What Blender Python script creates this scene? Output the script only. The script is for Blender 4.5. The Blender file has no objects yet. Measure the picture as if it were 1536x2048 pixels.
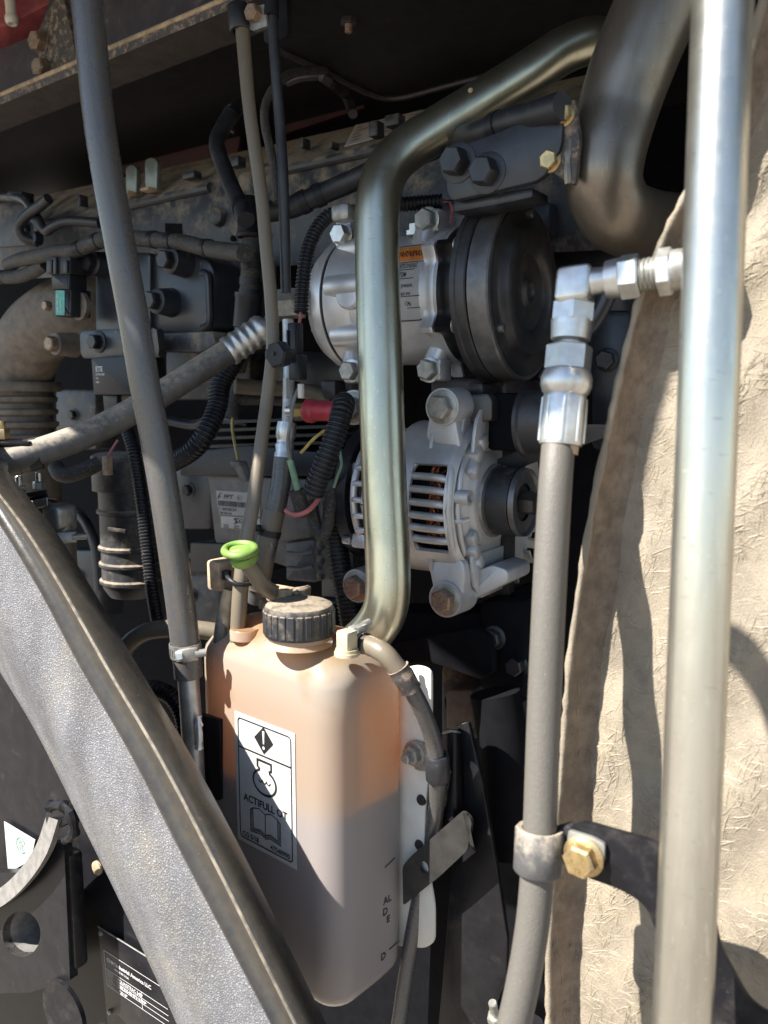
import bpy, bmesh, math, random
from mathutils import Vector as V3, Matrix
random.seed(11)
R = math.radians
SC = bpy.context.scene
COL = SC.collection

# ------------------------------------------------------------------ camera
F = 1650.0                      # focal length in photograph pixels (1536 wide)
PITCH = R(7.7)
CAM = V3((0, 0, 1.55))
FW = V3((0, math.cos(PITCH), -math.sin(PITCH)))
UPV = V3((0, math.sin(PITCH), math.cos(PITCH)))
RT = V3((1, 0, 0))
cd = bpy.data.cameras.new('camera'); cam = bpy.data.objects.new('camera', cd); COL.objects.link(cam)
cam.location = CAM; cam.rotation_euler = (R(90) - PITCH, 0, 0)
cd.sensor_fit = 'HORIZONTAL'; cd.sensor_width = 36.0; cd.lens = 36.0 * F / 1536.0
cd.clip_start = 0.02; cd.clip_end = 5000
cd.dof.use_dof = True; cd.dof.focus_distance = 0.72; cd.dof.aperture_fstop = 11.0
SC.camera = cam

# ------------------------------------------------------------------ light
SUN_AZ = 65.0                   # degrees from "behind the camera" round to the left
SUN_EL = 48.0
SUN = V3((-math.sin(R(SUN_AZ)) * math.cos(R(SUN_EL)), -math.cos(R(SUN_AZ)) * math.cos(R(SUN_EL)), math.sin(R(SUN_EL))))
world = bpy.data.worlds.new('World'); SC.world = world; world.use_nodes = True
wn = world.node_tree.nodes; wl = world.node_tree.links
bg = wn['Background']; sky = wn.new('ShaderNodeTexSky'); sky.sky_type = 'NISHITA'; sky.sun_disc = False
sky.sun_elevation = R(SUN_EL); sky.sun_rotation = math.atan2(SUN.x, SUN.y)
sky.air_density = 1.0; sky.dust_density = 0.3
wl.new(sky.outputs[0], bg.inputs[0]); bg.inputs[1].default_value = 0.074
sl = bpy.data.lights.new('sun', 'SUN'); so = bpy.data.objects.new('sun', sl); COL.objects.link(so)
sl.energy = 5.0; sl.angle = R(0.5); sl.color = (1.0, 0.94, 0.86)
so.rotation_euler = (-SUN).to_track_quat('-Z', 'Y').to_euler(); so.location = CAM + SUN * 5
SC.view_settings.view_transform = 'Standard'; SC.view_settings.look = 'None'
SC.view_settings.exposure = 1.56; SC.view_settings.gamma = 1.0; SC.view_settings.use_curve_mapping = False
SC.cycles.use_denoising = True
SC.cycles.max_bounces = 8; SC.cycles.diffuse_bounces = 5; SC.cycles.glossy_bounces = 4; SC.cycles.transmission_bounces = 6
SC.cycles.sample_clamp_indirect = 6.0; SC.cycles.caustics_reflective = False; SC.cycles.caustics_refractive = False

# ------------------------------------------------------------------ coordinates
def P(px, py, d):               # the point seen at photograph pixel (px, py) d metres along the view axis
    return CAM + d * (FW + RT * ((px - 768) / F) + UPV * ((1024 - py) / F))
def ray(px, py): return FW + RT * ((px - 768) / F) + UPV * ((1024 - py) / F)
def hit(px, py, o, n):          # pixel ray against a plane
    r = ray(px, py); t = (o - CAM).dot(n) / r.dot(n); return CAM + r * t
def axes(deg): return V3((math.cos(R(deg)), -math.sin(R(deg)), 0)), V3((math.sin(R(deg)), math.cos(R(deg)), 0))
Z = V3((0, 0, 1))
U, W = axes(35)                 # along the engine (to the right, nearer) and into the engine
UE, WE = axes(33)               # compressor and alternator
UT, WT = axes(41)               # tank
def PV(px, py, v, w=None):      # pixel ray against the engine plane v metres inward
    w = w or W; return hit(px, py, CAM + w * v, w)
def along(p, dv, px):
    k = (px - 768) / F; q = p - CAM
    return (k * q.dot(FW) - q.x) / (dv.x - k * dv.dot(FW))
def alongz(p, dv, py):
    k = (1024 - py) / F; q = p - CAM
    return (k * q.dot(FW) - q.dot(UPV)) / (dv.dot(UPV) - k * dv.dot(FW))
def depth(p): return (p - CAM).dot(FW)
def S(px, d): return px * d / F
def rgb(r, g, b):
    f = lambda c: (c / 12.92 if c <= .04045 else ((c + .055) / 1.055) ** 2.4)
    return (f(r / 255), f(g / 255), f(b / 255), 1)

# ------------------------------------------------------------------ materials
def mat(name, col, rough=.5, metal=0., dust=0., dcol=(.30, .22, .145), dscale=35., dband=.12, up=0., bump=0., bscale=300.,
        var=.25, vscale=60., spec=.5, coat=0., speck=0., aniso=None, col2=None, scr=0.):
    m = bpy.data.materials.new(name); m.use_nodes = True; nt = m.node_tree; N = nt.nodes; L = nt.links
    b = N['Principled BSDF']; tc = N.new('ShaderNodeTexCoord')
    def noise(sc, det=5., vec=None, rg=.6):
        n = N.new('ShaderNodeTexNoise'); n.inputs['Scale'].default_value = sc; n.inputs['Detail'].default_value = det
        n.inputs['Roughness'].default_value = rg
        L.new(vec or tc.outputs['Object'], n.inputs['Vector']); return n.outputs['Fac']
    def ramp(src, a, c):
        r = N.new('ShaderNodeMapRange'); r.inputs[1].default_value = a; r.inputs[2].default_value = c; r.clamp = True
        r.interpolation_type = 'SMOOTHSTEP'
        L.new(src, r.inputs[0]); return r.outputs[0]
    def math_(op, a, c):
        n = N.new('ShaderNodeMath'); n.operation = op
        for i, x in enumerate((a, c)):
            if isinstance(x, (int, float)): n.inputs[i].default_value = x
            else: L.new(x, n.inputs[i])
        return n.outputs[0]
    def mix(fac, a, c):
        n = N.new('ShaderNodeMix'); n.data_type = 'RGBA'
        for s, x in ((0, fac), (6, a), (7, c)):
            if isinstance(x, (int, float)): n.inputs[s].default_value = x
            elif isinstance(x, tuple): n.inputs[s].default_value = tuple(x[:3]) + (1,)
            else: L.new(x, n.inputs[s])
        return n.outputs[2]
    c = tuple(col[:3])
    vec = None
    if aniso:
        mp = N.new('ShaderNodeMapping'); mp.inputs['Scale'].default_value = aniso; L.new(tc.outputs['Object'], mp.inputs[0]); vec = mp.outputs[0]
    lo = tuple(x * (1 - var) for x in c); hi = tuple(min(1, x * (1 + var)) for x in c)
    if col2: lo = tuple(col2[:3])
    base = mix(ramp(noise(vscale, 6, vec), .3, .7), lo, hi)
    rgh = rough; met = metal
    if scr:                          # fine rub marks and scratches along and across the part
        for k, (sv, dk) in enumerate((((1, 1, .06), 1.35), ((.12, .3, 1), .72), ((.5, .08, .6), 1.3))):
            ms_ = N.new('ShaderNodeMapping'); ms_.inputs['Scale'].default_value = sv; ms_.inputs['Rotation'].default_value = (.2 * k, .35 * k, .5 * k)
            L.new(tc.outputs['Object'], ms_.inputs[0])
            sm_ = ramp(noise(520 + 160 * k, 2, ms_.outputs[0]), .66, .72)
            base = mix(math_('MULTIPLY', sm_, scr), base, tuple(min(1, x * dk) for x in c))
    if dust > 0 or up > 0:
        f = noise(dscale, 9, rg=.68)
        if up > 0:
            g = N.new('ShaderNodeNewGeometry'); sx = N.new('ShaderNodeSeparateXYZ'); L.new(g.outputs['Normal'], sx.inputs[0])
            f = math_('ADD', f, math_('MULTIPLY', sx.outputs[2], up))
        th = .78 - .5 * dust
        df = ramp(f, th - dband, th + dband)
        fine = ramp(noise(420, 3), .25, .6)
        df = math_('MULTIPLY', df, math_('ADD', .55, math_('MULTIPLY', fine, .45)))
        dc = mix(noise(25, 4), tuple(x * .75 for x in dcol), tuple(min(1, x * 1.3) for x in dcol))
        base = mix(df, base, dc)
        rgh = math_('ADD', rough, math_('MULTIPLY', df, .9 - rough))
        if metal: met = math_('MULTIPLY', metal, math_('SUBTRACT', 1.0, df))
    if speck > 0:
        sp = ramp(noise(700, 2), .78 - .05 * speck, .82 - .05 * speck)
        base = mix(math_('MULTIPLY', sp, .6), base, (.45, .38, .3))
    if isinstance(base, tuple): b.inputs['Base Color'].default_value = base + (1,)
    else: L.new(base, b.inputs['Base Color'])
    for k, x in (('Roughness', rgh), ('Metallic', met)):
        if isinstance(x, (int, float)):
            if k == 'Roughness':
                x = math_('ADD', x - .08, math_('MULTIPLY', noise(90, 6), .16)); L.new(x, b.inputs[k])
            else: b.inputs[k].default_value = x
        else: L.new(x, b.inputs[k])
    b.inputs['Specular IOR Level'].default_value = spec
    if coat: b.inputs['Coat Weight'].default_value = coat; b.inputs['Coat Roughness'].default_value = .15
    if bump:
        bp = N.new('ShaderNodeBump'); bp.inputs['Strength'].default_value = bump; bp.inputs['Distance'].default_value = .001
        L.new(noise(bscale, 6, vec), bp.inputs['Height']); L.new(bp.outputs[0], b.inputs['Normal'])
    return m

M = {}
TAN = (.40, .30, .20)
M['ground'] = mat('dry_soil', (.20, .175, .145), .95, bump=.5, bscale=20, vscale=3)
M['frame'] = mat('dark_frame_paint', (.045, .038, .046), .40, dust=.18, up=.10, dcol=(.26, .20, .15), dscale=60, speck=1.0)
M['frame_dusty'] = mat('dusty_frame_paint', (.060, .052, .048), .5, dust=.44, up=.15, dcol=(.30, .225, .165), dscale=140, dband=.08, bump=.6, bscale=260)
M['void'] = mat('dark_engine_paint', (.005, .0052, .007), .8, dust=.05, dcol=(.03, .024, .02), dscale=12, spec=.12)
M['hoodskin'] = mat('hood_underside', (.018, .017, .020), .55, spec=.3, dust=.16, dcol=(.09, .075, .06), dscale=40, speck=.8)
M['hoodred'] = mat('hood_red_inside', (.05, .012, .012), .55, dust=.15, dcol=(.10, .06, .045))
M['engine'] = mat('dusty_engine_paint', (.046, .049, .058), .46, dust=.36, up=.22, dcol=(.31, .245, .175), dscale=30, dband=.12, bump=.35, bscale=150, speck=.9)
M['engine_clean'] = mat('black_engine_paint', (.027, .030, .039), .36, dust=.16, up=.12, dcol=(.26, .21, .155), dscale=45, dband=.05, speck=.6, bump=.1, spec=.5)
M['engine_brown'] = mat('brown_dusted_casting', (.14, .118, .098), .55, dust=.40, up=.15, dcol=(.25, .20, .15), dscale=60, dband=.3, bump=.3, bscale=300)
M['rubber'] = mat('black_rubber', (.024, .025, .029), .42, dust=.10, up=.08, dcol=(.18, .155, .13), dscale=120, bump=.25, bscale=700, speck=.5)
M['rubber_hose'] = mat('grey_dusted_hose_rubber', (.060, .061, .067), .28, up=0., bump=.25, bscale=700, aniso=(1, 1, .3), speck=.8, var=.3, vscale=160, col2=(.095, .087, .074), spec=.7, scr=.8)
M['hose_grey'] = mat('dusty_grey_hose', (.090, .089, .090), .42, dust=.14, up=.42, dcol=(.36, .31, .24), dscale=170, dband=.25, bump=.15, speck=.4)
M['hose_tan'] = mat('tan_dusted_hose', (.115, .101, .078), .42, up=0., bump=.2, aniso=(1, 1, .3), speck=.5, var=.3, vscale=130, col2=(.17, .138, .098))
M['hose_hyd'] = mat('dusty_hydraulic_hose', (.090, .086, .079), .5, bump=.4, bscale=800, speck=1.3, var=.22, vscale=420, col2=(.125, .115, .097))
M['dirt'] = mat('caked_tan_dust', TAN, .95, dust=.3, dcol=(.45, .33, .21), bump=.7, bscale=350, var=.35)
M['plastic'] = mat('black_plastic', (.017, .018, .023), .42, dust=.09, up=.10, dcol=(.20, .17, .14), dscale=70, speck=.5, spec=.35)
M['plastic_dusty'] = mat('dusty_black_plastic', (.028, .029, .033), .42, dust=.22, up=.30, dcol=(.29, .24, .175), dscale=90, dband=.2, bump=.2, speck=.5)
M['conduit'] = mat('corrugated_black_plastic', (.014, .015, .019), .38, dust=.06, up=.12, dcol=(.22, .18, .14), dscale=90, spec=.35)
M['braid'] = mat('braided_sleeve', (.040, .038, .036), .6, dust=.36, dcol=(.22, .185, .145), dscale=520, dband=.08, bump=.9, bscale=900)
M['zinc_pipe'] = mat('olive_zinc_pipe', (.52, .50, .385), .31, metal=.97, bump=.04, bscale=500, var=.12, vscale=40, aniso=(1, 1, .2), speck=.4, scr=.7)
M['zinc_rod'] = mat('bright_zinc_rod', (.58, .565, .495), .30, metal=.95, bump=.03, bscale=500, var=.16, vscale=60, aniso=(1, 1, .05), speck=.3, scr=.7)
M['pipe_black'] = mat('scuffed_dark_steel_pipe', (.235, .205, .168), .35, metal=.7, bump=.05, bscale=400, speck=.7, var=.10, vscale=60, aniso=(1, 1, .3), scr=.7)
M['zinc'] = mat('zinc_plated_steel', (.62, .63, .62), .36, metal=.8, dust=.08, dcol=(.38, .32, .24), var=.12, vscale=120, bump=.08, bscale=500)
M['zinc_dull'] = mat('dull_zinc', (.36, .355, .33), .45, metal=.7, dust=.22, dcol=(.32, .26, .19), var=.2, vscale=150, bump=.1)
M['yellow_zinc'] = mat('yellow_zinc', (.50, .37, .19), .36, metal=.8, dust=.10, dcol=(.33, .26, .17), var=.25, vscale=200)
M['rust_bolt'] = mat('rusty_bolt_head', (.30, .22, .16), .5, metal=.6, dust=.3, dcol=(.26, .15, .09), var=.3, vscale=300, bump=.2)
M['black_bolt'] = mat('black_bolt', (.028, .029, .034), .40, metal=.2, dust=.10, dcol=(.2, .16, .12), bump=.1)
M['alu'] = mat('cast_aluminium', (.72, .725, .74), .38, metal=.5, dust=.05, dcol=(.34, .28, .21), dscale=60, var=.06, bump=.18, bscale=900)
M['alu_dark'] = mat('grey_cast_aluminium', (.56, .565, .575), .46, metal=.5, dust=.08, dcol=(.32, .27, .21), dscale=60, var=.08, bump=.30, bscale=900)
M['alu_pipe'] = mat('dull_aluminium_pipe', (.40, .40, .40), .42, metal=.75, dust=.2, dcol=(.32, .26, .19), bump=.1)
M['clutch'] = mat('black_clutch_steel', (.042, .042, .046), .42, metal=.2, dust=.08, dcol=(.15, .12, .10), dscale=30, dband=.2, bump=.06, speck=.6, spec=.5)
M['clutch_rim'] = mat('worn_clutch_rim', (.13, .13, .135), .38, metal=.5, dust=.05, dcol=(.17, .13, .10), bump=.08, speck=.6)
M['copper'] = mat('copper_winding', (.45, .15, .07), .35, metal=.7)
M['red_boot'] = mat('red_rubber_boot', (.42, .035, .055), .42, dust=.06, dcol=(.3, .2, .16))
M['red_faded'] = mat('faded_red_plastic', (.33, .075, .085), .55, dust=.2, dcol=(.33, .2, .16))
M['brass'] = mat('brass', (.50, .38, .16), .35, metal=.8, dust=.15)
M['white_plastic'] = mat('white_plastic', (.70, .68, .61), .42, var=.05)
M['white_label'] = mat('white_label', (.50, .50, .49), .45, dust=.05, dcol=(.40, .34, .27), var=.06)
M['grey_label'] = mat('grey_label', (.40, .40, .41), .5, dust=.10, dcol=(.3, .25, .19), var=.05)
M['ecu'] = mat('grey_module_casing', (.12, .12, .125), .5, dust=.18, up=.1, dcol=(.24, .19, .14), bump=.1)
M['teal_label'] = mat('teal_sticker', (.05, .36, .30), .4, var=.25, vscale=300)
M['orange_label'] = mat('orange_warning_print', (.80, .26, .06), .45)
M['ink'] = mat('black_ink', (.015, .015, .017), .5, var=0.)
M['ink_grey'] = mat('grey_ink', (.12, .12, .12), .5, var=0.)
M['ink_white'] = mat('white_ink', (.62, .62, .62), .5, var=0.)
M['ink_green'] = mat('faded_green_ink', (.22, .42, .32), .5, var=.2)
M['green'] = mat('green_plastic', (.155, .27, .055), .5, dust=.18, dcol=(.28, .26, .14), up=.1)
M['wire_green'] = mat('pale_green_wire', (.24, .40, .27), .5)
M['wire_grey'] = mat('grey_wire', (.22, .22, .22), .5)
M['wire_pink'] = mat('faded_red_wire', (.48, .15, .15), .5)
M['wire_yellow'] = mat('yellow_wire', (.50, .40, .12), .5)
M['grey_conn'] = mat('grey_connector', (.26, .25, .235), .5, dust=.2)
M['steel_strap'] = mat('steel_strap', (.055, .052, .050), .36, metal=.4, dust=.10, dcol=(.16, .135, .11), bump=.12, speck=.4)
M['black_paint'] = mat('black_gloss_paint', (.011, .011, .013), .30, dust=.05, dcol=(.09, .08, .065), dscale=40, dband=.2, bump=.06, speck=.5, spec=.22)
M['black_paint_dusty'] = mat('dusty_black_paint', (.010, .010, .012), .38, dust=.06, dcol=(.09, .075, .06), dscale=60, dband=.3, bump=.1, speck=.7, spec=.2)
M['trim'] = mat('dusty_rubber_edge_trim', (.030, .028, .026), .24, bump=.12, bscale=500, speck=.8, var=.3, vscale=120, col2=(.055, .048, .038))
M['trim_highlight'] = mat('painted_ridge_highlight', (.20, .175, .135), .35, var=.35, vscale=150, bump=.2)  # paler colour stands in for the glossy highlight on the trim ridge
M['cream_plastic'] = mat('cream_plastic', (.50, .43, .29), .4, var=.1)
M['tab_green'] = mat('grey_green_plated_tab', (.19, .215, .20), .4, metal=.4, var=.2)
M['dusty_label'] = mat('dusty_pale_sticker', (.66, .56, .50), .5, dust=.1, dcol=(.34, .26, .2), var=.1)
M['bare_steel'] = mat('bare_worn_steel', (.30, .29, .275), .4, metal=.5, var=.2, vscale=120, bump=.1)
def special_materials():
    # grained plastic
    m = mat('grained_grey_plastic', (.185, .187, .20), .46, dust=.32, dcol=(.28, .255, .21), dscale=18, dband=.2, var=.3, vscale=22, aniso=(1, 1, .4))
    nt = m.node_tree; N = nt.nodes; L = nt.links; b = N['Principled BSDF']
    tc = N.new('ShaderNodeTexCoord')
    v = N.new('ShaderNodeTexVoronoi'); v.feature = 'DISTANCE_TO_EDGE'; v.inputs['Scale'].default_value = 560; v.inputs['Randomness'].default_value = 1
    n = N.new('ShaderNodeTexNoise'); n.inputs['Scale'].default_value = 500; n.inputs['Detail'].default_value = 4
    ad = N.new('ShaderNodeVectorMath'); ad.operation = 'MULTIPLY_ADD'; ad.inputs[1].default_value = (.003, .003, .003)
    L.new(n.outputs['Color'], ad.inputs[0]); L.new(tc.outputs['Object'], ad.inputs[2]); L.new(ad.outputs[0], v.inputs['Vector'])
    L.new(tc.outputs['Object'], n.inputs['Vector'])
    r = N.new('ShaderNodeMapRange'); r.inputs[1].default_value = 0.02; r.inputs[2].default_value = .35; L.new(v.outputs['Distance'], r.inputs[0])
    bp = N.new('ShaderNodeBump'); bp.inputs['Strength'].default_value = .7; bp.inputs['Distance'].default_value = .0007
    L.new(r.outputs[0], bp.inputs['Height']); L.new(bp.outputs[0], b.inputs['Normal'])
    # the raised grain is paler, the creases darker
    src = b.inputs['Base Color'].links[0].from_socket
    mx = N.new('ShaderNodeMix'); mx.data_type = 'RGBA'; mx.blend_type = 'MULTIPLY'; mx.inputs[0].default_value = 1
    cr = N.new('ShaderNodeMapRange'); cr.inputs[3].default_value = .55; cr.inputs[4].default_value = 1.3; L.new(r.outputs[0], cr.inputs[0])
    cc = N.new('ShaderNodeCombineColor')
    for i in range(3): L.new(cr.outputs[0], cc.inputs[i])
    L.new(src, mx.inputs[6]); L.new(cc.outputs[0], mx.inputs[7]); L.new(mx.outputs[2], b.inputs['Base Color'])
    M['leather'] = m
    # fibreglass
    M['frp'] = mat('dusty_fibreglass', (.26, .222, .172), .5, dust=.40, dcol=(.32, .272, .20), dscale=30, dband=.3, bump=.8, bscale=900, var=.22, vscale=40)
    M['fibre'] = mat('raised_glass_fibre', (.31, .268, .20), .5, dust=.3, dcol=(.36, .305, .22), var=.2)
    M['frp_rim'] = mat('brown_resin_rim', (.17, .125, .09), .38, dust=.25, dcol=(.30, .25, .19), dscale=120, dband=.3, bump=.5, bscale=500, speck=.6)
    # translucent tank
    m = bpy.data.materials.new('translucent_tank_plastic'); m.use_nodes = True; nt = m.node_tree; N = nt.nodes; L = nt.links
    N.clear(); out = N.new('ShaderNodeOutputMaterial'); tc = N.new('ShaderNodeTexCoord')
    df = N.new('ShaderNodeBsdfDiffuse'); tr = N.new('ShaderNodeBsdfTranslucent'); gl = N.new('ShaderNodeBsdfGlossy')
    gl.inputs['Roughness'].default_value = .32
    no = N.new('ShaderNodeTexNoise'); no.inputs['Scale'].default_value = 26; no.inputs['Detail'].default_value = 6; L.new(tc.outputs['Object'], no.inputs['Vector'])
    g = N.new('ShaderNodeNewGeometry'); sx = N.new('ShaderNodeSeparateXYZ'); L.new(g.outputs['Normal'], sx.inputs[0])
    a1 = N.new('ShaderNodeMath'); a1.operation = 'MULTIPLY'; a1.inputs[1].default_value = .42; L.new(sx.outputs[2], a1.inputs[0])
    a2 = N.new('ShaderNodeMath'); a2.operation = 'ADD'; L.new(a1.outputs[0], a2.inputs[0]); L.new(no.outputs['Fac'], a2.inputs[1])
    dr = N.new('ShaderNodeMapRange'); dr.inputs[1].default_value = .66; dr.inputs[2].default_value = 1.0; L.new(a2.outputs[0], dr.inputs[0])
    mc = N.new('ShaderNodeMix'); mc.data_type = 'RGBA'; mc.inputs[6].default_value = (.80, .72, .60, 1); mc.inputs[7].default_value = (.62, .43, .24, 1)
    # amber oil film, with orange glow painted into the same wall colour, above the oil, clean wall below it and on the moulded top
    sz = N.new('ShaderNodeSeparateXYZ'); L.new(tc.outputs['Object'], sz.inputs[0])
    r1 = N.new('ShaderNodeMapRange'); r1.interpolation_type = 'SMOOTHSTEP'; r2 = N.new('ShaderNodeMapRange'); r2.interpolation_type = 'SMOOTHSTEP'
    r1.name = 'film_glow_low'; r2.name = 'film_glow_high'
    L.new(sz.outputs[2], r1.inputs[0]); L.new(sz.outputs[2], r2.inputs[0])
    r2.inputs[3].default_value = 1; r2.inputs[4].default_value = 0
    fm = N.new('ShaderNodeMath'); fm.operation = 'MULTIPLY'; L.new(r1.outputs[0], fm.inputs[0]); L.new(r2.outputs[0], fm.inputs[1])
    fc_ = N.new('ShaderNodeMix'); fc_.data_type = 'RGBA'; fc_.inputs[7].default_value = (.82, .67, .53, 1); L.new(fm.outputs[0], fc_.inputs[0])
    lowc = N.new('ShaderNodeMix'); lowc.data_type = 'RGBA'; lowc.inputs[6].default_value = (.72, .69, .68, 1); lowc.inputs[7].default_value = (.82, .74, .62, 1)
    L.new(r1.outputs[0], lowc.inputs[0]); L.new(lowc.outputs[2], fc_.inputs[6]); L.new(fc_.outputs[2], mc.inputs[6])
    L.new(dr.outputs[0], mc.inputs[0]); L.new(mc.outputs[2], df.inputs['Color'])
    tr.inputs['Color'].default_value = (.97, .54, .19, 1)
    ms = N.new('ShaderNodeMixShader'); ms.inputs[0].default_value = .66; L.new(df.outputs[0], ms.inputs[1]); L.new(tr.outputs[0], ms.inputs[2])
    fr = N.new('ShaderNodeFresnel'); fr.inputs[0].default_value = 1.35
    mg = N.new('ShaderNodeMixShader'); L.new(fr.outputs[0], mg.inputs[0]); L.new(ms.outputs[0], mg.inputs[1]); L.new(gl.outputs[0], mg.inputs[2])
    L.new(mg.outputs[0], out.inputs[0]); M['tank'] = m
    M['oil'] = mat('grey_oil', (.14, .13, .165), .25, var=.1)
special_materials()

# ------------------------------------------------------------------ scene objects
def _mesh(name, bm, m, origin, ang):
    bmesh.ops.recalc_face_normals(bm, faces=bm.faces[:])
    me = bpy.data.meshes.new(name)
    for v in bm.verts: v.co -= origin
    bm.to_mesh(me); bm.free()
    me.materials.append(M[m])
    me.shade_smooth(); me.set_sharp_from_angle(angle=R(ang))
    return me
def thing(name, label, cat, loc, group=None):
    o = bpy.data.objects.new(name, None); COL.objects.link(o); o.empty_display_size = .01
    o.location = loc; o['label'] = label; o['category'] = cat
    if group: o['group'] = group
    o['_o'] = tuple(loc)
    return o
def part(name, bm, m, parent, ang=35, label=None, stuff=False):
    org = V3(parent['_o']); o = bpy.data.objects.new(name, _mesh(name, bm, m, org, ang)); COL.objects.link(o); o.parent = parent
    o['_o'] = tuple(org)
    if label: o['label'] = label
    if stuff: o['kind'] = 'stuff'
    return o
def mono(name, bm, m, label, cat, group=None, kind=None, ang=35):
    n = len(bm.verts); c = sum((v.co for v in bm.verts), V3()) / n; c.z = min(v.co.z for v in bm.verts)
    o = bpy.data.objects.new(name, _mesh(name, bm, m, c, ang)); COL.objects.link(o); o.location = c
    o['_o'] = tuple(c)
    if kind: o['kind'] = kind
    if label: o['label'] = label
    if cat: o['category'] = cat
    if group: o['group'] = group
    return o

# ------------------------------------------------------------------ shapes
def BM(): return bmesh.new()
def smooth_path(pts, n=14):
    if len(pts) < 3: return [pts[0].lerp(pts[-1], i / n) for i in range(n + 1)]
    q = [pts[0] * 2 - pts[1]] + list(pts) + [pts[-1] * 2 - pts[-2]]; out = []
    for i in range(1, len(q) - 2):
        a, b, c, d = q[i - 1:i + 3]
        for k in range(n):
            t = k / n
            out.append(.5 * ((2 * b) + (c - a) * t + (2 * a - 5 * b + 4 * c - d) * t * t + (3 * b - a - 3 * c + d) * t ** 3))
    out.append(q[-2].copy()); return out
def resample(pts, step):
    L = [0.]
    for a, b in zip(pts, pts[1:]): L.append(L[-1] + (b - a).length)
    n = max(2, int(round(L[-1] / step))); out = []; j = 0
    for i in range(n + 1):
        s = L[-1] * i / n
        while j < len(L) - 2 and L[j + 1] < s: j += 1
        t = (s - L[j]) / max(1e-9, L[j + 1] - L[j]); out.append(pts[j].lerp(pts[j + 1], min(1, t)))
    return out, L[-1]
def sweep(bm, pts, rads, seg=18, cap=True, flat=None):
    n = len(pts); T = []
    for i in range(n):
        t = pts[min(i + 1, n - 1)] - pts[max(i - 1, 0)]; T.append(t.normalized())
    ref = V3((0, 0, 1)) if abs(T[0].z) < .9 else V3((1, 0, 0))
    a = T[0].cross(ref).normalized(); rings = []
    for i in range(n):
        if i: a = (a - T[i] * a.dot(T[i])).normalized()
        b = T[i].cross(a); r = rads[i] if isinstance(rads, (list, tuple)) else rads
        rings.append([bm.verts.new(pts[i] + r * (math.cos(6.2832 * k / seg) * a + math.sin(6.2832 * k / seg) * b)) for k in range(seg)])
    for A, B in zip(rings, rings[1:]):
        for k in range(seg): bm.faces.new((A[k], A[(k + 1) % seg], B[(k + 1) % seg], B[k]))
    if cap: bm.faces.new(rings[0]); bm.faces.new(rings[-1][::-1])
    return bm
def tube(pts, r, seg=18, step=.006, cap=True, wob=0.):
    """pts: V3 list; r: float or one radius per control point"""
    p = smooth_path(pts); 
    if isinstance(r, (list, tuple)):
        m = len(pts) - 1; rr = [r[min(m, int(i / (len(p) - 1) * m))] + (r[min(m, int(i / (len(p) - 1) * m) + 1)] - r[min(m, int(i / (len(p) - 1) * m))]) * ((i / (len(p) - 1) * m) % 1) for i in range(len(p))]
    else:
        p, _ = resample(p, step); rr = [r] * len(p)
    if wob: rr = [x * (1 + random.uniform(-wob, wob)) for x in rr]
    return sweep(BM(), p, rr, seg, cap)
def corr(pts, r, pitch=.0035, dep=.0012, seg=16):
    p, _ = resample(smooth_path(pts), pitch / 6); prof = (0, .15, 1, 1, .15, 0)
    return sweep(BM(), p, [r - dep * prof[i % 6] for i in range(len(p))], seg)
def ppath(l): return [P(*q) for q in l]
def frame_of(axis):
    ax = axis.normalized(); ref = Z if abs(ax.z) < .9 else V3((1, 0, 0))
    a = ax.cross(ref).normalized(); return a, a.cross(ax).normalized(), ax
def lathe(prof, o, axis, seg=40, ph=0., bm=None, ref=None, caps=True):
    """prof: (distance along axis, radius)"""
    bm = bm or BM(); a, b, ax = frame_of(axis)
    if ref is not None: a = (ref - ax * ref.dot(ax)).normalized(); b = ax.cross(a)
    rings = []
    for s, r in prof:
        if r < 1e-6: rings.append([bm.verts.new(o + ax * s)])
        else: rings.append([bm.verts.new(o + ax * s + r * (math.cos(6.28319 * k / seg + ph) * a + math.sin(6.28319 * k / seg + ph) * b)) for k in range(seg)])
    for A, B in zip(rings, rings[1:]):
        if len(A) == 1 and len(B) == 1: continue
        for k in range(seg):
            if len(A) == 1: bm.faces.new((A[0], B[k], B[(k + 1) % seg]))
            elif len(B) == 1: bm.faces.new((A[k], A[(k + 1) % seg], B[0]))
            else: bm.faces.new((A[k], A[(k + 1) % seg], B[(k + 1) % seg], B[k]))
    if caps:
        if len(rings[0]) > 1: bm.faces.new(rings[0])
        if len(rings[-1]) > 1: bm.faces.new(rings[-1][::-1])
    return bm
def rbox(c, ax, dims, bev=.002, seg=2, bm=None):
    nb = BM(); bmesh.ops.create_cube(nb, size=1.0)
    for v in nb.verts: v.co = V3((v.co.x * dims[0], v.co.y * dims[1], v.co.z * dims[2]))
    if bev: bmesh.ops.bevel(nb, geom=nb.edges[:], offset=bev, segments=seg, affect='EDGES', profile=.5)
    for v in nb.verts: v.co = c + ax[0] * v.co.x + ax[1] * v.co.y + ax[2] * v.co.z
    return merge(bm, nb)
def merge(bm, nb):
    if bm is None: return nb
    me = bpy.data.meshes.new('t'); nb.to_mesh(me); nb.free(); bm.from_mesh(me); bpy.data.meshes.remove(me); return bm
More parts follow.
